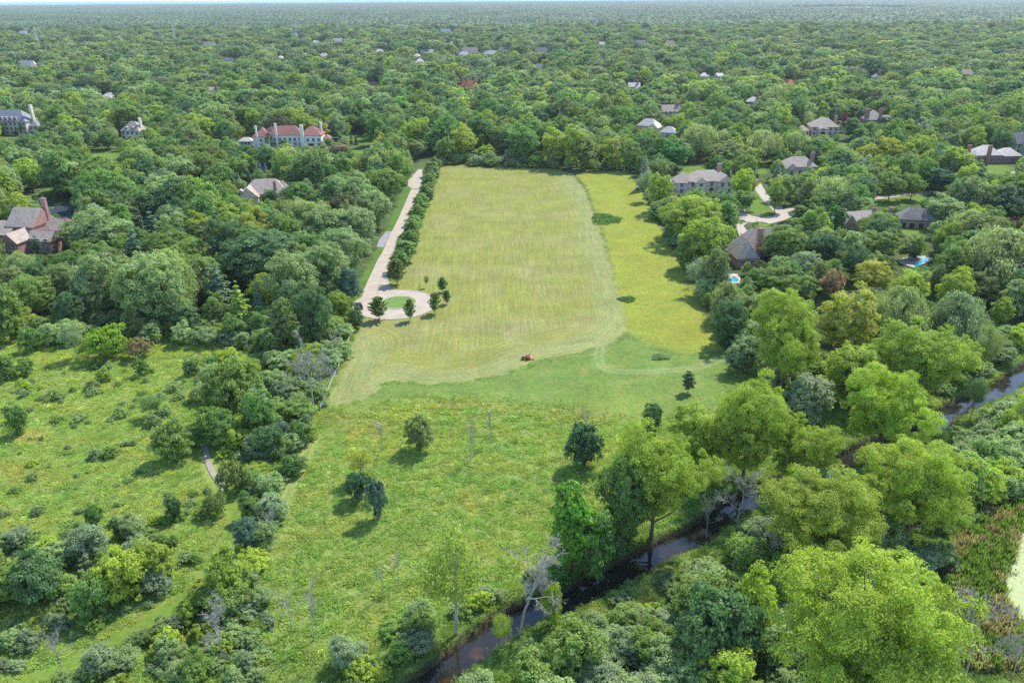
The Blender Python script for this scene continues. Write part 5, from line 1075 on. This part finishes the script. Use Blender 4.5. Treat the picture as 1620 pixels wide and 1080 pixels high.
cand = []      # x y R h kind tintindex tint rot
rs = np.random.RandomState(77)
sp = 9.0; yy = 200; r_i = 0
while yy < 2350:
    s_ = sp*(1+max(0, yy-300)/2300); half = yy*.69+90
    xx = -half + (r_i % 2)*s_*.5
    while xx < half:
        x = xx+rs.uniform(-.38, .38)*s_; y = yy+rs.uniform(-.38, .38)*s_; xx += s_
        cand.append((x, y))
    yy += s_*.87; r_i += 1
C_ = np.array(cand); okf = inpoly(C_[:, 0], C_[:, 1], FOREST); C_ = C_[okf]
dcr, _ = segdist(C_[:, 0], C_[:, 1], CREEK); C_ = C_[dcr > 8]
for rd in (Lp, [(663, 300), (664, 268)]): dr, _ = segdist(C_[:, 0], C_[:, 1], gp(rd)); C_ = C_[dr > 7]
for pl in (ROAD_R, ROAD_R2, ROAD_R3, POND1)+tuple(LAWNS): C_ = C_[~inpoly(C_[:, 0], C_[:, 1], gp(pl))]
tn1 = fnoise(C_[:, 0], C_[:, 1], 70, 51); tn2 = fnoise(C_[:, 0], C_[:, 1], 190, 52); rr_ = rs.rand(len(C_)); AUTO = []
for i, (x, y) in enumerate(C_):
    if len(KX) and np.any((KX-x)**2+(KY-y)**2 < KR**2): continue
    R = rs.choice([4.2, 5.4, 6.4, 7.6, 9.4], p=[.16, .24, .28, .22, .1])*rs.uniform(.9, 1.1); h = R*rs.uniform(1.55, 2.3)+2.5; fz = 1+.35*np.clip((y-500)/900, 0, 1); R *= fz; h *= 1+.3*(fz-1)
    k = rr_[i]*.62+.38*np.clip(.5+.5*tn1[i]+.25*tn2[i], 0, .999); ti = int(np.searchsorted(tw, np.clip((k-.08)/.84, 0, .999)))
    kk = 'mid'; u_ = rs.rand(); conz = fnoise(np.array([x]), np.array([y]), 120, 60)[0]
    if u_ < .045+.12*(conz > .55): kk = 'spruce'; R = rs.uniform(2.2, 3.2); h = rs.uniform(9, 16)
    elif u_ < .17: kk = 'midup'; R *= .72
    elif u_ < .21: kk = 'midwillow'; ti = 8
    d2 = (HX-x)**2+(HY-y)**2
    if np.any(d2 < (HRr*.62+R*.45)**2): continue
    okk = False
    for sc in (1, .8, .6, .42, .28):
        if blocks(x, y, R*sc, h*sc) <= .08: okk = True; break
    if not okk: continue
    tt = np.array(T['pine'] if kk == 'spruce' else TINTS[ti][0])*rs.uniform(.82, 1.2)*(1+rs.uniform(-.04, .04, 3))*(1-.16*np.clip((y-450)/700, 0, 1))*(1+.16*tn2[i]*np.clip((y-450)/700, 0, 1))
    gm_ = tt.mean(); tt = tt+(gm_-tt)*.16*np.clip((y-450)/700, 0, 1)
    AUTO.append((x, y, R*sc, h*sc, kk, ti, tuple(tt), rs.uniform(0, 6.28)))
# which of them show largest
vis = np.zeros(len(AUTO)); buf = np.zeros((MH, MW), bool)
def paint(x, y, R, h, count=True):
    cx, cy, dz = PR((x, y, h*.58)); rx = R*F/dz/3; el = math.atan2(CAMH, math.hypot(x, y)); ry = math.hypot(h*.42*math.cos(el), R*math.sin(el))*F/dz/3; cx /= 3; cy /= 3
    i0, i1, j0, j1 = max(0, int(cy-ry)), min(MH, int(cy+ry)+1), max(0, int(cx-rx)), min(MW, int(cx+rx)+1)
    if i1 <= i0 or j1 <= j0: return 0
    Y, X = np.ogrid[i0:i1, j0:j1]; m = ((X+.5-cx)/rx)**2+((Y+.5-cy)/ry)**2 < 1; s = buf[i0:i1, j0:j1]; n = (m & ~s).sum(); s |= m; return n
order = sorted([(a[1], i) for i, a in enumerate(AUTO)]+[(hh_[1], -1-i) for i, hh_ in enumerate(HAND)])
for yv, i in order:
    if yv > 900: break
    if i < 0: a = HAND[-1-i]; paint(*a)
    else: vis[i] = paint(*AUTO[i][:4])
kinds = {'mid': 'broadleaf_tree', 'midup': 'broadleaf_tree', 'midwillow': 'willow_tree', 'spruce': 'spruce_tree'}
nhand = {}
for t in TREES: q = {'willow': 'w', 'midwillow': 'w', 'spruce': 's', 'pine': 's'}.get(t[4], 'b'); nhand[q] = nhand.get(q, 0)+1
best = sorted(range(len(AUTO)), key=lambda i: -vis[i]); quota = {'broadleaf_tree': 299-sum(t[4] not in ('willow', 'midwillow', 'spruce', 'pine', 'cedar', 'shrub', 'bush', 'bushy') for t in TREES), 'willow_tree': 60, 'spruce_tree': 70}; pick = set()
for i in best:
    kd = kinds[AUTO[i][4]]
    if vis[i] >= 5 and quota[kd] > 0: quota[kd] -= 1; pick.add(i)
LM = [(30, 190, 'the cream mansion'), (205, 203, 'the small cream house'), (457, 212, 'the white mansion'), (415, 300, 'the sprawling roof'), (50, 360, 'the red brick mansion'), (100, 333, 'the small pond'), (332, 395, 'the small pale gabled roof'), (1115, 290, 'the beige house'), (1266, 265, 'the plain grey-brown roof'),
      (1297, 200, 'the white bay house'), (1384, 182, 'the two red chimneys'), (1575, 243, 'the wide pale house'), (1442, 342, 'the arched garage'), (1340, 357, 'the tall brick chimney'), (1187, 395, 'the tudor house'), (1446, 413, 'the second swimming pool'), (1037, 205, 'the pale corner roofs'), (740, 138, 'the orange-red roof'),
      (1003, 140, 'the roof beyond the field'), (1210, 345, 'the driveway loop'), (630, 480, 'the turning circle'), (640, 340, 'the middle of the road'), (655, 280, 'the top of the road'), (740, 250, 'the top left field edge'), (900, 262, 'the top right field edge'), (1430, 308, 'the pale road at right'), (337, 145, 'the steep brown roof'), (850, 110, 'the grey roof in the woods'),
      (250, 470, 'the biggest left crown'), (60, 480, 'the far left woods'), (1570, 400, 'the wide willow'), (1600, 345, 'the purple edge tree'), (420, 410, 'the wide dark flat crown'), (1460, 480, 'the pair of willows'), (590, 137, 'the dark red roof edge'), (1130, 500, 'the lower yellow strip'), (1590, 560, 'the far creek bend'),
      (150, 270, 'the lawn strip at left'), (1191, 163, 'the one-chimney pale roof'), (40, 104, 'the long pale roof'), (300, 250, 'the left middle woods'), (560, 200, 'the white mansion garden'), (1060, 170, 'the brown gabled roof')]
recs = []
for i in sorted(pick, key=lambda i: AUTO[i][1]):
    x, y, R, h, kk, ti, tt, rz = AUTO[i]; px, py, dz = PR((x, y, h*.6)); l = min(LM, key=lambda q: (q[0]-px)**2+(1.5*(q[1]-py))**2); dx, dy = px-l[0], py-l[1]
    rel = ('left of ' if dx < 0 else 'right of ') if abs(dx) > abs(dy)*1.2 else ('behind ' if dy < 0 else 'in front of ')
    sz = 'large' if R > 6.6 else ('small' if R < 4.2 else 'medium'); nm = {'willow_tree': 'weeping willow', 'spruce_tree': 'dark conifer'}.get(kinds[kk], f'{TN[ti]} '+('slender tree' if kk == 'midup' else 'tree'))
    recs.append([i, f'{sz} {nm} {rel}{l[2]}', px, py])
from collections import defaultdict
by = defaultdict(list)
for r in recs: by[r[1]].append(r)
for k, v in by.items():
    if len(v) > 1:
        v.sort(key=lambda r: r[2])
        for n_, r in enumerate(v): r[1] = k+(', leftmost' if n_ == 0 else f', {ORD[n_]} from left' if n_ < len(ORD) else f', number {n_+1} from left')
for i, lb, px, py in recs:
    x, y, R, h, kk, ti, tt, rz = AUTO[i]; k2 = kk
    if y < 300: k2 = {'mid': 'broad', 'midup': 'upright', 'midwillow': 'willow'}.get(kk, kk)
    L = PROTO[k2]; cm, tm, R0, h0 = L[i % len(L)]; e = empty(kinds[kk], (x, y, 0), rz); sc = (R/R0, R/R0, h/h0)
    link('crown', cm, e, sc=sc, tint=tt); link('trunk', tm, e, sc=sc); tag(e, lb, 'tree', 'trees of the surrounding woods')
# ------------------------------------------------------------------ instanced masses (woodland, undergrowth, meadow)
def scatter(name, pts, idx, rot, scl, tint, protos, pm):
    hid = bpy.data.collections.new(name+'_sources')
    for k, me in enumerate(protos):
        o = bpy.data.objects.new(f'{name}_source_{k:02d}', me); hid.objects.link(o)
    n = len(pts); me = bpy.data.meshes.new(name); me.vertices.add(n); me.vertices.foreach_set('co', np.asarray(pts, np.float32).ravel())
    for k, typ, arr in (('idx', 'INT', idx), ('rot', 'FLOAT_VECTOR', rot), ('scl', 'FLOAT_VECTOR', scl), ('tint', 'FLOAT_COLOR', np.concatenate([tint, np.ones((n, 1))], 1))):
        a = me.attributes.new(k, typ, 'POINT'); a.data.foreach_set({'INT': 'value', 'FLOAT_VECTOR': 'vector', 'FLOAT_COLOR': 'color'}[typ], np.asarray(arr, np.int32 if typ == 'INT' else np.float32).ravel())
    o = link(name, me); tag(o, kind='stuff')
    g = bpy.data.node_groups.new(name, 'GeometryNodeTree'); g.interface.new_socket('Geometry', in_out='INPUT', socket_type='NodeSocketGeometry'); g.interface.new_socket('Geometry', in_out='OUTPUT', socket_type='NodeSocketGeometry')
    L = g.links; gi = g.nodes.new('NodeGroupInput'); go = g.nodes.new('NodeGroupOutput'); mp = g.nodes.new('GeometryNodeMeshToPoints'); ip = g.nodes.new('GeometryNodeInstanceOnPoints'); ci = g.nodes.new('GeometryNodeCollectionInfo')
    ci.inputs['Collection'].default_value = hid; ci.inputs['Separate Children'].default_value = True; ci.inputs['Reset Children'].default_value = True
    def na(nm, t): q = g.nodes.new('GeometryNodeInputNamedAttribute'); q.data_type = t; q.inputs[0].default_value = nm; return [s for s in q.outputs if s.enabled and s.name == 'Attribute'][0]
    er = g.nodes.new('FunctionNodeEulerToRotation'); L.new(na('rot', 'FLOAT_VECTOR'), er.inputs[0])
    L.new(gi.outputs[0], mp.inputs[0]); L.new(mp.outputs[0], ip.inputs['Points']); L.new(ci.outputs[0], ip.inputs['Instance']); ip.inputs['Pick Instance'].default_value = True
    L.new(na('idx', 'INT'), ip.inputs['Instance Index']); L.new(er.outputs[0], ip.inputs['Rotation']); L.new(na('scl', 'FLOAT_VECTOR'), ip.inputs['Scale']); L.new(ip.outputs[0], go.inputs[0])
    m = o.modifiers.new('scatter', 'NODES'); m.node_group = g; return o
W_pts, W_idx, W_rot, W_scl, W_tint = [], [], [], [], []; protos = []; base = {}
for kk in ('mid', 'midup', 'midwillow', 'spruce'):
    base[kk] = (len(protos), len(PROTO[kk])); protos += [p[0] for p in PROTO[kk]]
farp = []
for i in range(4): c, _, _ = crown('crown', 500+i, R=6, zc=7.2, rz=5.4, nl=26, lr=2.3, nleaf=1700, ls=.66, lowcut=-.6, soft=1, irr=.22); farp.append(c)
c, _ = conifer('crown', 520, nleaf=500, ls=1.0); farp.append(c); fb = len(protos); protos += farp
for i, a in enumerate(AUTO):
    if i in pick: continue
    x, y, R, h, kk, ti, tt, rz = a
    if y > 620:
        j = fb+(4 if kk == 'spruce' else i % 4); R0, h0 = (3, 12) if kk == 'spruce' else (6.9, 13.4)
    else: b0, n0 = base[kk]; j = b0+i % n0; R0, h0 = PROTO[kk][i % n0][2:]
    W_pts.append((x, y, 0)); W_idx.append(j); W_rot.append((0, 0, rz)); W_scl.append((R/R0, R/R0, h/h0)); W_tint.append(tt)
# far woods: tiles of many crowns
def tile(seed, S_=150, n=210):
    rs = np.random.RandomState(seed); Vs = []; lvs = []; Fs = []; off = 0
    import bmesh
    bm = bmesh.new(); bmesh.ops.create_icosphere(bm, subdivisions=2, radius=1); iv = np.array([v.co[:] for v in bm.verts]); fi = np.array([[v.index for v in f.verts] for f in bm.faces]); bm.free()
    keep = iv[:, 2] > -2
    for k in range(n):
        R = rs.uniform(5, 11); h = R*rs.uniform(.5, .9)+9; x, y = rs.uniform(-S_/2, S_/2, 2)
        v = iv*(1+.22*np.sin(iv[:, :1]*5+k)*np.cos(iv[:, 1:2]*6+k*2)+.16*rs.randn(len(iv), 1)); v = v*np.array([R, R, h*.42])+np.array([x, y, h*.58]); Vs.append(v); Fs.append(fi+off); off += len(iv)
        lvs.append(np.clip(rs.rand()*.9+.1+rs.randn(len(fi))*.12, 0, 1))
    return np_mesh('woodland_tile', np.concatenate(Vs), np.concatenate(Fs), 3, [M['leaf']], {'lv': ('FACE', 'FLOAT', np.concatenate(lvs))}, smooth=False)
tb = len(protos); protos += [tile(900+i) for i in range(3)]
y = 2360+60; S_ = 142; PALE = [(1225, 15.8), (1330, 13.2), (1450, 13.6), (1560, 14.2)]
palep = gp([(1215, 12.5), (1300, 10.6), (1440, 11.4), (1480, 12.5), (1440, 15.5), (1380, 16.5), (1300, 15.2), (1230, 14.6)])
while y < 12800:
    half = y*.69+150; x = -half
    while x < half:
        xx, yy2 = x+rs.uniform(-20, 20), y+rs.uniform(-20, 20)
        if not inpoly(np.array([xx]), np.array([yy2]), palep)[0]:
            q = rs.uniform(.85, 1.15)*(1+.22*fnoise(np.array([xx]), np.array([yy2]), 900, 71)[0]); W_pts.append((xx, yy2, 0)); W_idx.append(tb+rs.randint(3)); W_rot.append((0, 0, rs.randint(4)*1.5708+rs.uniform(-.2, .2)))
            s2 = 1.0 if y < 5000 else 1.15; W_scl.append((s2, s2, 1.0)); W_tint.append(tuple(np.array((.165, .235, .10))*q*rs.uniform(.85, 1.15)))
        x += S_
    y += S_ if y < 5000 else S_*1.12
scatter('woodland', W_pts, W_idx, W_rot, W_scl, np.array(W_tint), protos, None)
tri_sheet('distant_field', palep, .03, simple('dry_field', (.42, .42, .2), scale=.02), kind='structure')
tri_sheet('lake', [(-27000, 12950), (27000, 12950), (27000, 32500), (-27000, 32500)], .6, simple('lake_water', (.03, .30, .42), scale=.0005, var=.1, rough=.5), thick=.3)
# shrubs
SZ = [([(340, 560), (470, 530), (558, 512), (545, 560), (512, 650), (488, 700), (452, 790), (425, 870), (385, 960), (300, 1010), (330, 870), (378, 790), (345, 700), (325, 610)], .055, (.5, 1.35)),
      ([(-60, 850), (100, 845), (300, 855), (318, 905), (230, 965), (140, 1010), (-60, 1000)], .075, (.35, 1.05)),
      ([(-60, 1010), (140, 1030), (300, 955), (400, 930), (430, 990), (400, 1100), (-60, 1120)], .09, (.35, .95)),
      ([(400, 1045), (560, 1020), (700, 965), (850, 900), (950, 830), (1040, 830), (880, 925), (740, 1000), (640, 1060), (560, 1120)], .05, (.45, 1.15)),
      ([(760, 1060), (880, 985), (1000, 925), (1100, 875), (1200, 810), (1380, 740), (1480, 705), (1560, 760), (1490, 850), (1480, 950), (1470, 1130), (700, 1130)], .07, (.55, 1.6)),
      ([(1470, 710), (1520, 680), (1580, 660), (1700, 640), (1700, 790), (1600, 790), (1540, 812), (1490, 850)], .085, (.8, 1.8)),
      ([(1130, 500), (1165, 560), (1190, 600), (1250, 650), (1330, 640), (1480, 610), (1600, 560), (1600, 530), (1480, 560), (1300, 600), (1200, 560)], .04, (.7, 1.6)),
      ([(-60, 520), (200, 512), (420, 522), (550, 500), (560, 515), (430, 560), (300, 545), (-60, 545)], .05, (.5, 1.4)),
      ([(-60, 600), (120, 575), (340, 560), (340, 600), (260, 700), (340, 740), (320, 840), (-60, 840)], .014, (.3, .75)),
      ([(1020, 300), (1050, 370), (1085, 425), (1125, 500), (1140, 500), (1100, 430), (1060, 350), (1030, 290)], .04, (.6, 1.5)),
      ([(560, 770), (620, 770), (620, 830), (560, 800)], .01, (.3, .5)), ([(690, 252), (1000, 262), (1000, 270), (690, 262)], .05, (.6, 1.4)),
      ([(1480, 560), (1620, 520), (1700, 520), (1640, 570), (1560, 615), (1500, 650), (1470, 640)], .05, (.5, 1.1))]
SH = []
for poly, dens, (s0, s1) in SZ:
    gpx = gp(poly); A_ = np.array(gpx); x0, y0 = A_.min(0); x1, y1 = A_.max(0); n = int((x1-x0)*(y1-y0)*dens*1.9); X = rs.uniform(x0, x1, n); Y = rs.uniform(y0, y1, n)
    okk = inpoly(X, Y, gpx); cdd, _ = segdist(X, Y, CREEK); okk &= cdd > 3.9+2.6*(Y < np.interp(X, [c[0] for c in CREEK], [c[1] for c in CREEK])); pd, _ = segdist(X, Y, smooth_line(gp(PATH), 4)); okk &= pd > 2.6; gd, _ = segdist(X, Y, smooth_line(gp(GRAVEL), 4)); okk &= gd > 2.4; okk &= ~inpoly(X, Y, gp(REEDS)); okk &= np.hypot(X-CIRC[0], Y-CIRC[1]) > 17
    for x, y in zip(X[okk], Y[okk]):
        s = rs.uniform(s0, s1)**1.0*rs.choice([.6, 1, 1.3], p=[.35, .45, .2]); SH.append((x, y, s))
shrub_t = ['green', 'mid', 'feather', 'grey', 'feather', 'mid', 'feather', 'bright', 'lime', 'feather']; stn = ['green', 'mid green', 'pale green', 'grey-green', 'pale green', 'mid green', 'pale green', 'light green', 'lime green', 'pale green']
def covers(x, y, s, q, big_):
    for fx in (-1, 0, 1):
        for zf in (.5, 1.9, 3.2):
            m_ = 1.9 if big_ else 1.15; a, b, c = PR((x+fx*s*1.7*m_, y, zf*s*q*(1.6 if big_ else .9))); i, j = int(b/3), int(a/3)
            if 0 <= i < MH and 0 <= j < MW and WATER[i, j]: return True
    return False
pxs = []
for i, (x, y, s) in enumerate(SH):
    px, py, dz = PR((x, y, 1)); pxs.append((s/dz if (0 < px < 1620 and py < 1085 and OPEN is not None) else 0, i, px, py))
pxs.sort(reverse=True); hidden = buf; U_ = ([], [], [], [], []); recs = []
SLM = LM+[(325, 740, 'the gravel path'), (230, 980, 'the mown grass path'), (150, 900, 'the lower left thicket'), (480, 600, 'the tall dead snag'), (390, 650, 'the tallest strip tree'), (722, 990, 'the lone bank tree'), (880, 960, 'the leafy water column'), (960, 905, 'the near creek middle'), (680, 1060, 'the bottom creek end'),
      (1170, 800, 'the bare creek branches'), (1250, 980, 'the bottom right giant'), (1090, 980, 'the dark creek thicket'), (1560, 740, 'the thicket above the reeds'), (1500, 900, 'the reeds'), (1500, 660, 'the open creek stretch'), (1270, 620, 'the silver-grey bush'), (173, 540, 'the solitary round tree'), (440, 820, 'the lower fence end'), (330, 1040, 'the dead twiggy tree'), (540, 1040, 'the near left bank'), (60, 1050, 'the bottom left corner'), (100, 720, 'the left meadow middle')]
for n_, (v_, i, px, py) in enumerate(pxs):
    x, y, s = SH[i]; ti = rs.randint(len(shrub_t)); 
    q = fnoise(np.array([x]), np.array([y]), 14, 91)[0]; ti = int(np.clip((q*.5+.5)*9.99*.6+rs.rand()*4, 0, 9)) if rs.rand() < .8 else ti
    tt = np.array(T[shrub_t[ti]])*rs.uniform(.85, 1.25); kk = 'shrub' if rs.rand() < .75 else 'bush'; hs_ = rs.uniform(.85, 1.5); big = s > 1.0; kk = 'bushy' if big else kk; s = s*(.62 if big else 1); L = PROTO[kk]; j = i % len(L)
    zg = gz(x, y)
    if covers(x, y, s, hs_, big): continue
    if n_ < 290 and v_ > 0:
        l = min(SLM, key=lambda q: (q[0]-px)**2+(q[1]-py)**2); dx, dy = px-l[0], py-l[1]; rel = ('left of ' if dx < 0 else 'right of ') if abs(dx) > abs(dy)*1.2 else ('behind ' if dy < 0 else 'in front of ')
        o = link('shrub', L[j][0], None, (x, y, zg-.1), rs.uniform(0, 6.28), (s*1.25, s*1.25, s*hs_), tt); recs.append([o, f"{'big' if big else 'small' if s < .7 else 'medium'} {stn[ti]} shrub {rel}{l[2]}", px])
    else:
        U_[0].append((x, y, zg-.1)); U_[1].append(j+{'shrub': 0, 'bush': 3, 'bushy': 5}[kk]); U_[2].append((0, 0, rs.uniform(0, 6.28))); U_[3].append((s*1.25, s*1.25, s*hs_)); U_[4].append(tt)
by = defaultdict(list)
for r in recs: by[r[1]].append(r)
for k, v in by.items():
    v.sort(key=lambda r: r[2])
    for n_, r in enumerate(v): tag(r[0], k if len(v) == 1 else k+(', leftmost' if n_ == 0 else f', {ORD[n_]} from left' if n_ < len(ORD) else f', number {n_+1} from left'), 'shrub', 'shrubs of the thickets')
scatter('undergrowth', U_[0], U_[1], U_[2], U_[3], np.array(U_[4]), [p[0] for p in PROTO['shrub']]+[p[0] for p in PROTO['bush']+PROTO['bushy']], None)
# meadow herbs and grasses
def tuft(seed, n=22, h=.42, sp_=.55, wd=.06, lean=.75):
    rs = np.random.RandomState(seed); V = []; 
    for k in range(n):
        x, y = rs.randn(2)*sp_*.5; a = rs.rand()*6.28; hh = h*rs.uniform(.5, 1.15); l = lean*hh*rs.uniform(.3, 1.2); w_ = wd*rs.uniform(.6, 1.4); dx, dy = math.cos(a), math.sin(a)
        V += [(x-dy*w_*.4, y+dx*w_*.4, 0), (x+dy*w_*.4, y-dx*w_*.4, 0), (x+dx*l+dy*w_, y+dy*l-dx*w_, hh), (x+dx*l*1.35-dy*w_, y+dy*l*1.35+dx*w_, hh*.86)]
    return np_mesh('tuft', np.array(V), np.arange(len(V)), 4, [M['grass']], {'lv': ('FACE', 'FLOAT', rs.rand(n))})
TUF = [tuft(i) for i in range(4)]+[tuft(10+i, n=22, h=1.9, sp_=.6, wd=.035, lean=.15) for i in range(2)]
colg = colr.reshape(shp+(3,)); tallg = tall.reshape(shp)
def samp(X, Y):
    i = np.clip(np.searchsorted(ys, Y), 1, len(ys)-1); j = np.clip(np.searchsorted(xs, X), 1, len(xs)-1); return colg[i, j], tallg[i, j], z.reshape(shp)[i, j]
P_, I_, Ro, Sc, Ti = [], [], [], [], []
for (ya, yb, dens) in ((62, 110, 5.0), (110, 160, 4.0), (160, 220, 2.4), (220, 300, 1.2), (300, 430, .5)):
    w_ = yb*.72+20; n = int(2*w_*(yb-ya)*dens); X = rs.uniform(-w_, w_, n); Y = rs.uniform(ya, yb, n); cg, tg_, zg = samp(X, Y); cdd, _ = segdist(X, Y, CREEK)
    road_ = inpoly(X, Y, roadp)
    for q_ in (ROAD_R, ROAD_R2, ROAD_R3, [(645, 294), (652, 299), (664, 299), (668, 284), (668, 268), (662, 268), (646, 285)], [(600, 379), (611, 366), (620, 366), (612, 381), (606, 392), (596, 390)], [(1139, 434), (1168, 434), (1176, 441), (1178, 456), (1158, 454), (1140, 443)]): road_ |= inpoly(X, Y, gp(q_))
    kp = ~road_ & (tg_ > .35) & (rs.rand(n) < tg_*1.1) & (cdd > 2.4) & (np.abs(X) < Y*.70+22); X, Y, cg, tg_, zg = X[kp], Y[kp], cg[kp], tg_[kp], zg[kp]; n = len(X)
    s = (.35+.65*rs.rand(n))*(.75+.35*np.clip(fnoise(X, Y, 7, 95), -1, 1))*np.clip(tg_, .35, 1)*(1+.25*(ya > 150)); P_.append(np.stack([X, Y, zg], 1)); I_.append(rs.randint(0, 4, n)); Ro.append(np.stack([np.zeros(n), np.zeros(n), rs.rand(n)*6.28], 1)); Sc.append(np.stack([s*1.5, s*1.5, s], 1))
    pn = fnoise(X, Y, 5, 96)[:, None]; Ti.append(cg*(1+.18*(rs.rand(n, 1)-.5)+.16*pn)*(1+np.array([[.14, 0, 0]])*fnoise(X, Y, 13, 98)[:, None])*np.where(rs.rand(n, 1) < .05, np.array([[1.5, 1.35, 1.9]]), 1)*np.array([1, 1, 1.0]))
scatter('meadow_grass', np.concatenate(P_), np.concatenate(I_), np.concatenate(Ro), np.concatenate(Sc), np.concatenate(Ti), TUF, None)
rp = gp(REEDS); A_ = np.array(rp); n = 9000; X = rs.uniform(A_[:, 0].min(), A_[:, 0].max(), n); Y = rs.uniform(A_[:, 1].min(), A_[:, 1].max(), n); pnd = smooth_line(gp(POND2+[POND2[0]]), 3); kp = inpoly(X, Y, rp) & ~inpoly(X, Y, pnd); X, Y = X[kp], Y[kp]; n = len(X)
cb = (fnoise(X, Y, 12, 97)[:, None] > .15); Ti = np.where(cb, np.array([[.15, .13, .07]]), np.array([[.075, .115, .025]]))*(.7+.6*rs.rand(n, 1))
scatter('reeds', np.stack([X, Y, X*0-.2], 1), rs.randint(4, 6, n), np.stack([X*0, X*0, rs.rand(n)*6.28], 1), np.repeat((.6+.6*rs.rand(n))[:, None], 3, 1), Ti, TUF, None)
# sedge mounds in the yellow strip
for px, py, rx, ry, lb in ((957, 348, 23, 8, 'dark green sedge mound in the upper part of the yellow strip'), (992, 474, 13, 4, 'low dark sedge patch at the edge of the yellow strip'), (1045, 566, 14, 4, 'grey-green weedy clump in the fresh grass below the yellow strip')):
    c = G(px, py); dz = PR(c)[2]; Rx = rx*dz/F; b_ = G(px, py-ry); Ry = (b_[1]-c[1]); n = 1400; a = rs.rand(n)*6.28; r = rs.rand(n)**.5; V = []
    for k in range(n):
        q_ = 1+.18*math.sin(3*a[k]+px)+.12*math.sin(7*a[k]); x, y = math.cos(a[k])*r[k]*Rx*q_, math.sin(a[k])*r[k]*Ry*q_; t = rs.rand()*6.28; hh = (2.3-1.3*r[k])*rs.uniform(.5, 1.1)*(1 if px < 970 else .45); w_ = .09; dx, dy = math.cos(t), math.sin(t); l = .35*hh
        V += [(x-dy*w_, y+dx*w_, 0), (x+dy*w_, y-dx*w_, 0), (x+dx*l+dy*w_, y+dy*l-dx*w_, hh), (x+dx*l*1.3-dy*w_, y+dy*l*1.3+dx*w_, hh*.9)]
    me = np_mesh('sedge_mound', np.array(V), np.arange(len(V)), 4, [M['grass']], {'lv': ('FACE', 'FLOAT', rs.rand(n))}); tag(link('sedge_mound', me, None, (c[0], c[1], gz(c[0], c[1])), tint=(.07, .12, .045) if px < 1040 else (.14, .18, .11)), lb, 'sedge')
# ------------------------------------------------------------------ air
bm_ = MB(); bm_.box(-28000, -400, -4, 28000, 33000, 94); m, n = newmat('haze_air'); pv_ = N(n, 'ShaderNodeVolumePrincipled'); pv_.inputs['Color'].default_value = (.80, .90, 1, 1); pv_.inputs['Density'].default_value = 4.8e-5; pv_.inputs['Anisotropy'].default_value = .2
o = N(n, 'ShaderNodeOutputMaterial'); n.links.new(pv_.outputs[0], o.inputs['Volume']); tag(bm_.build('haze', m), kind='stuff')
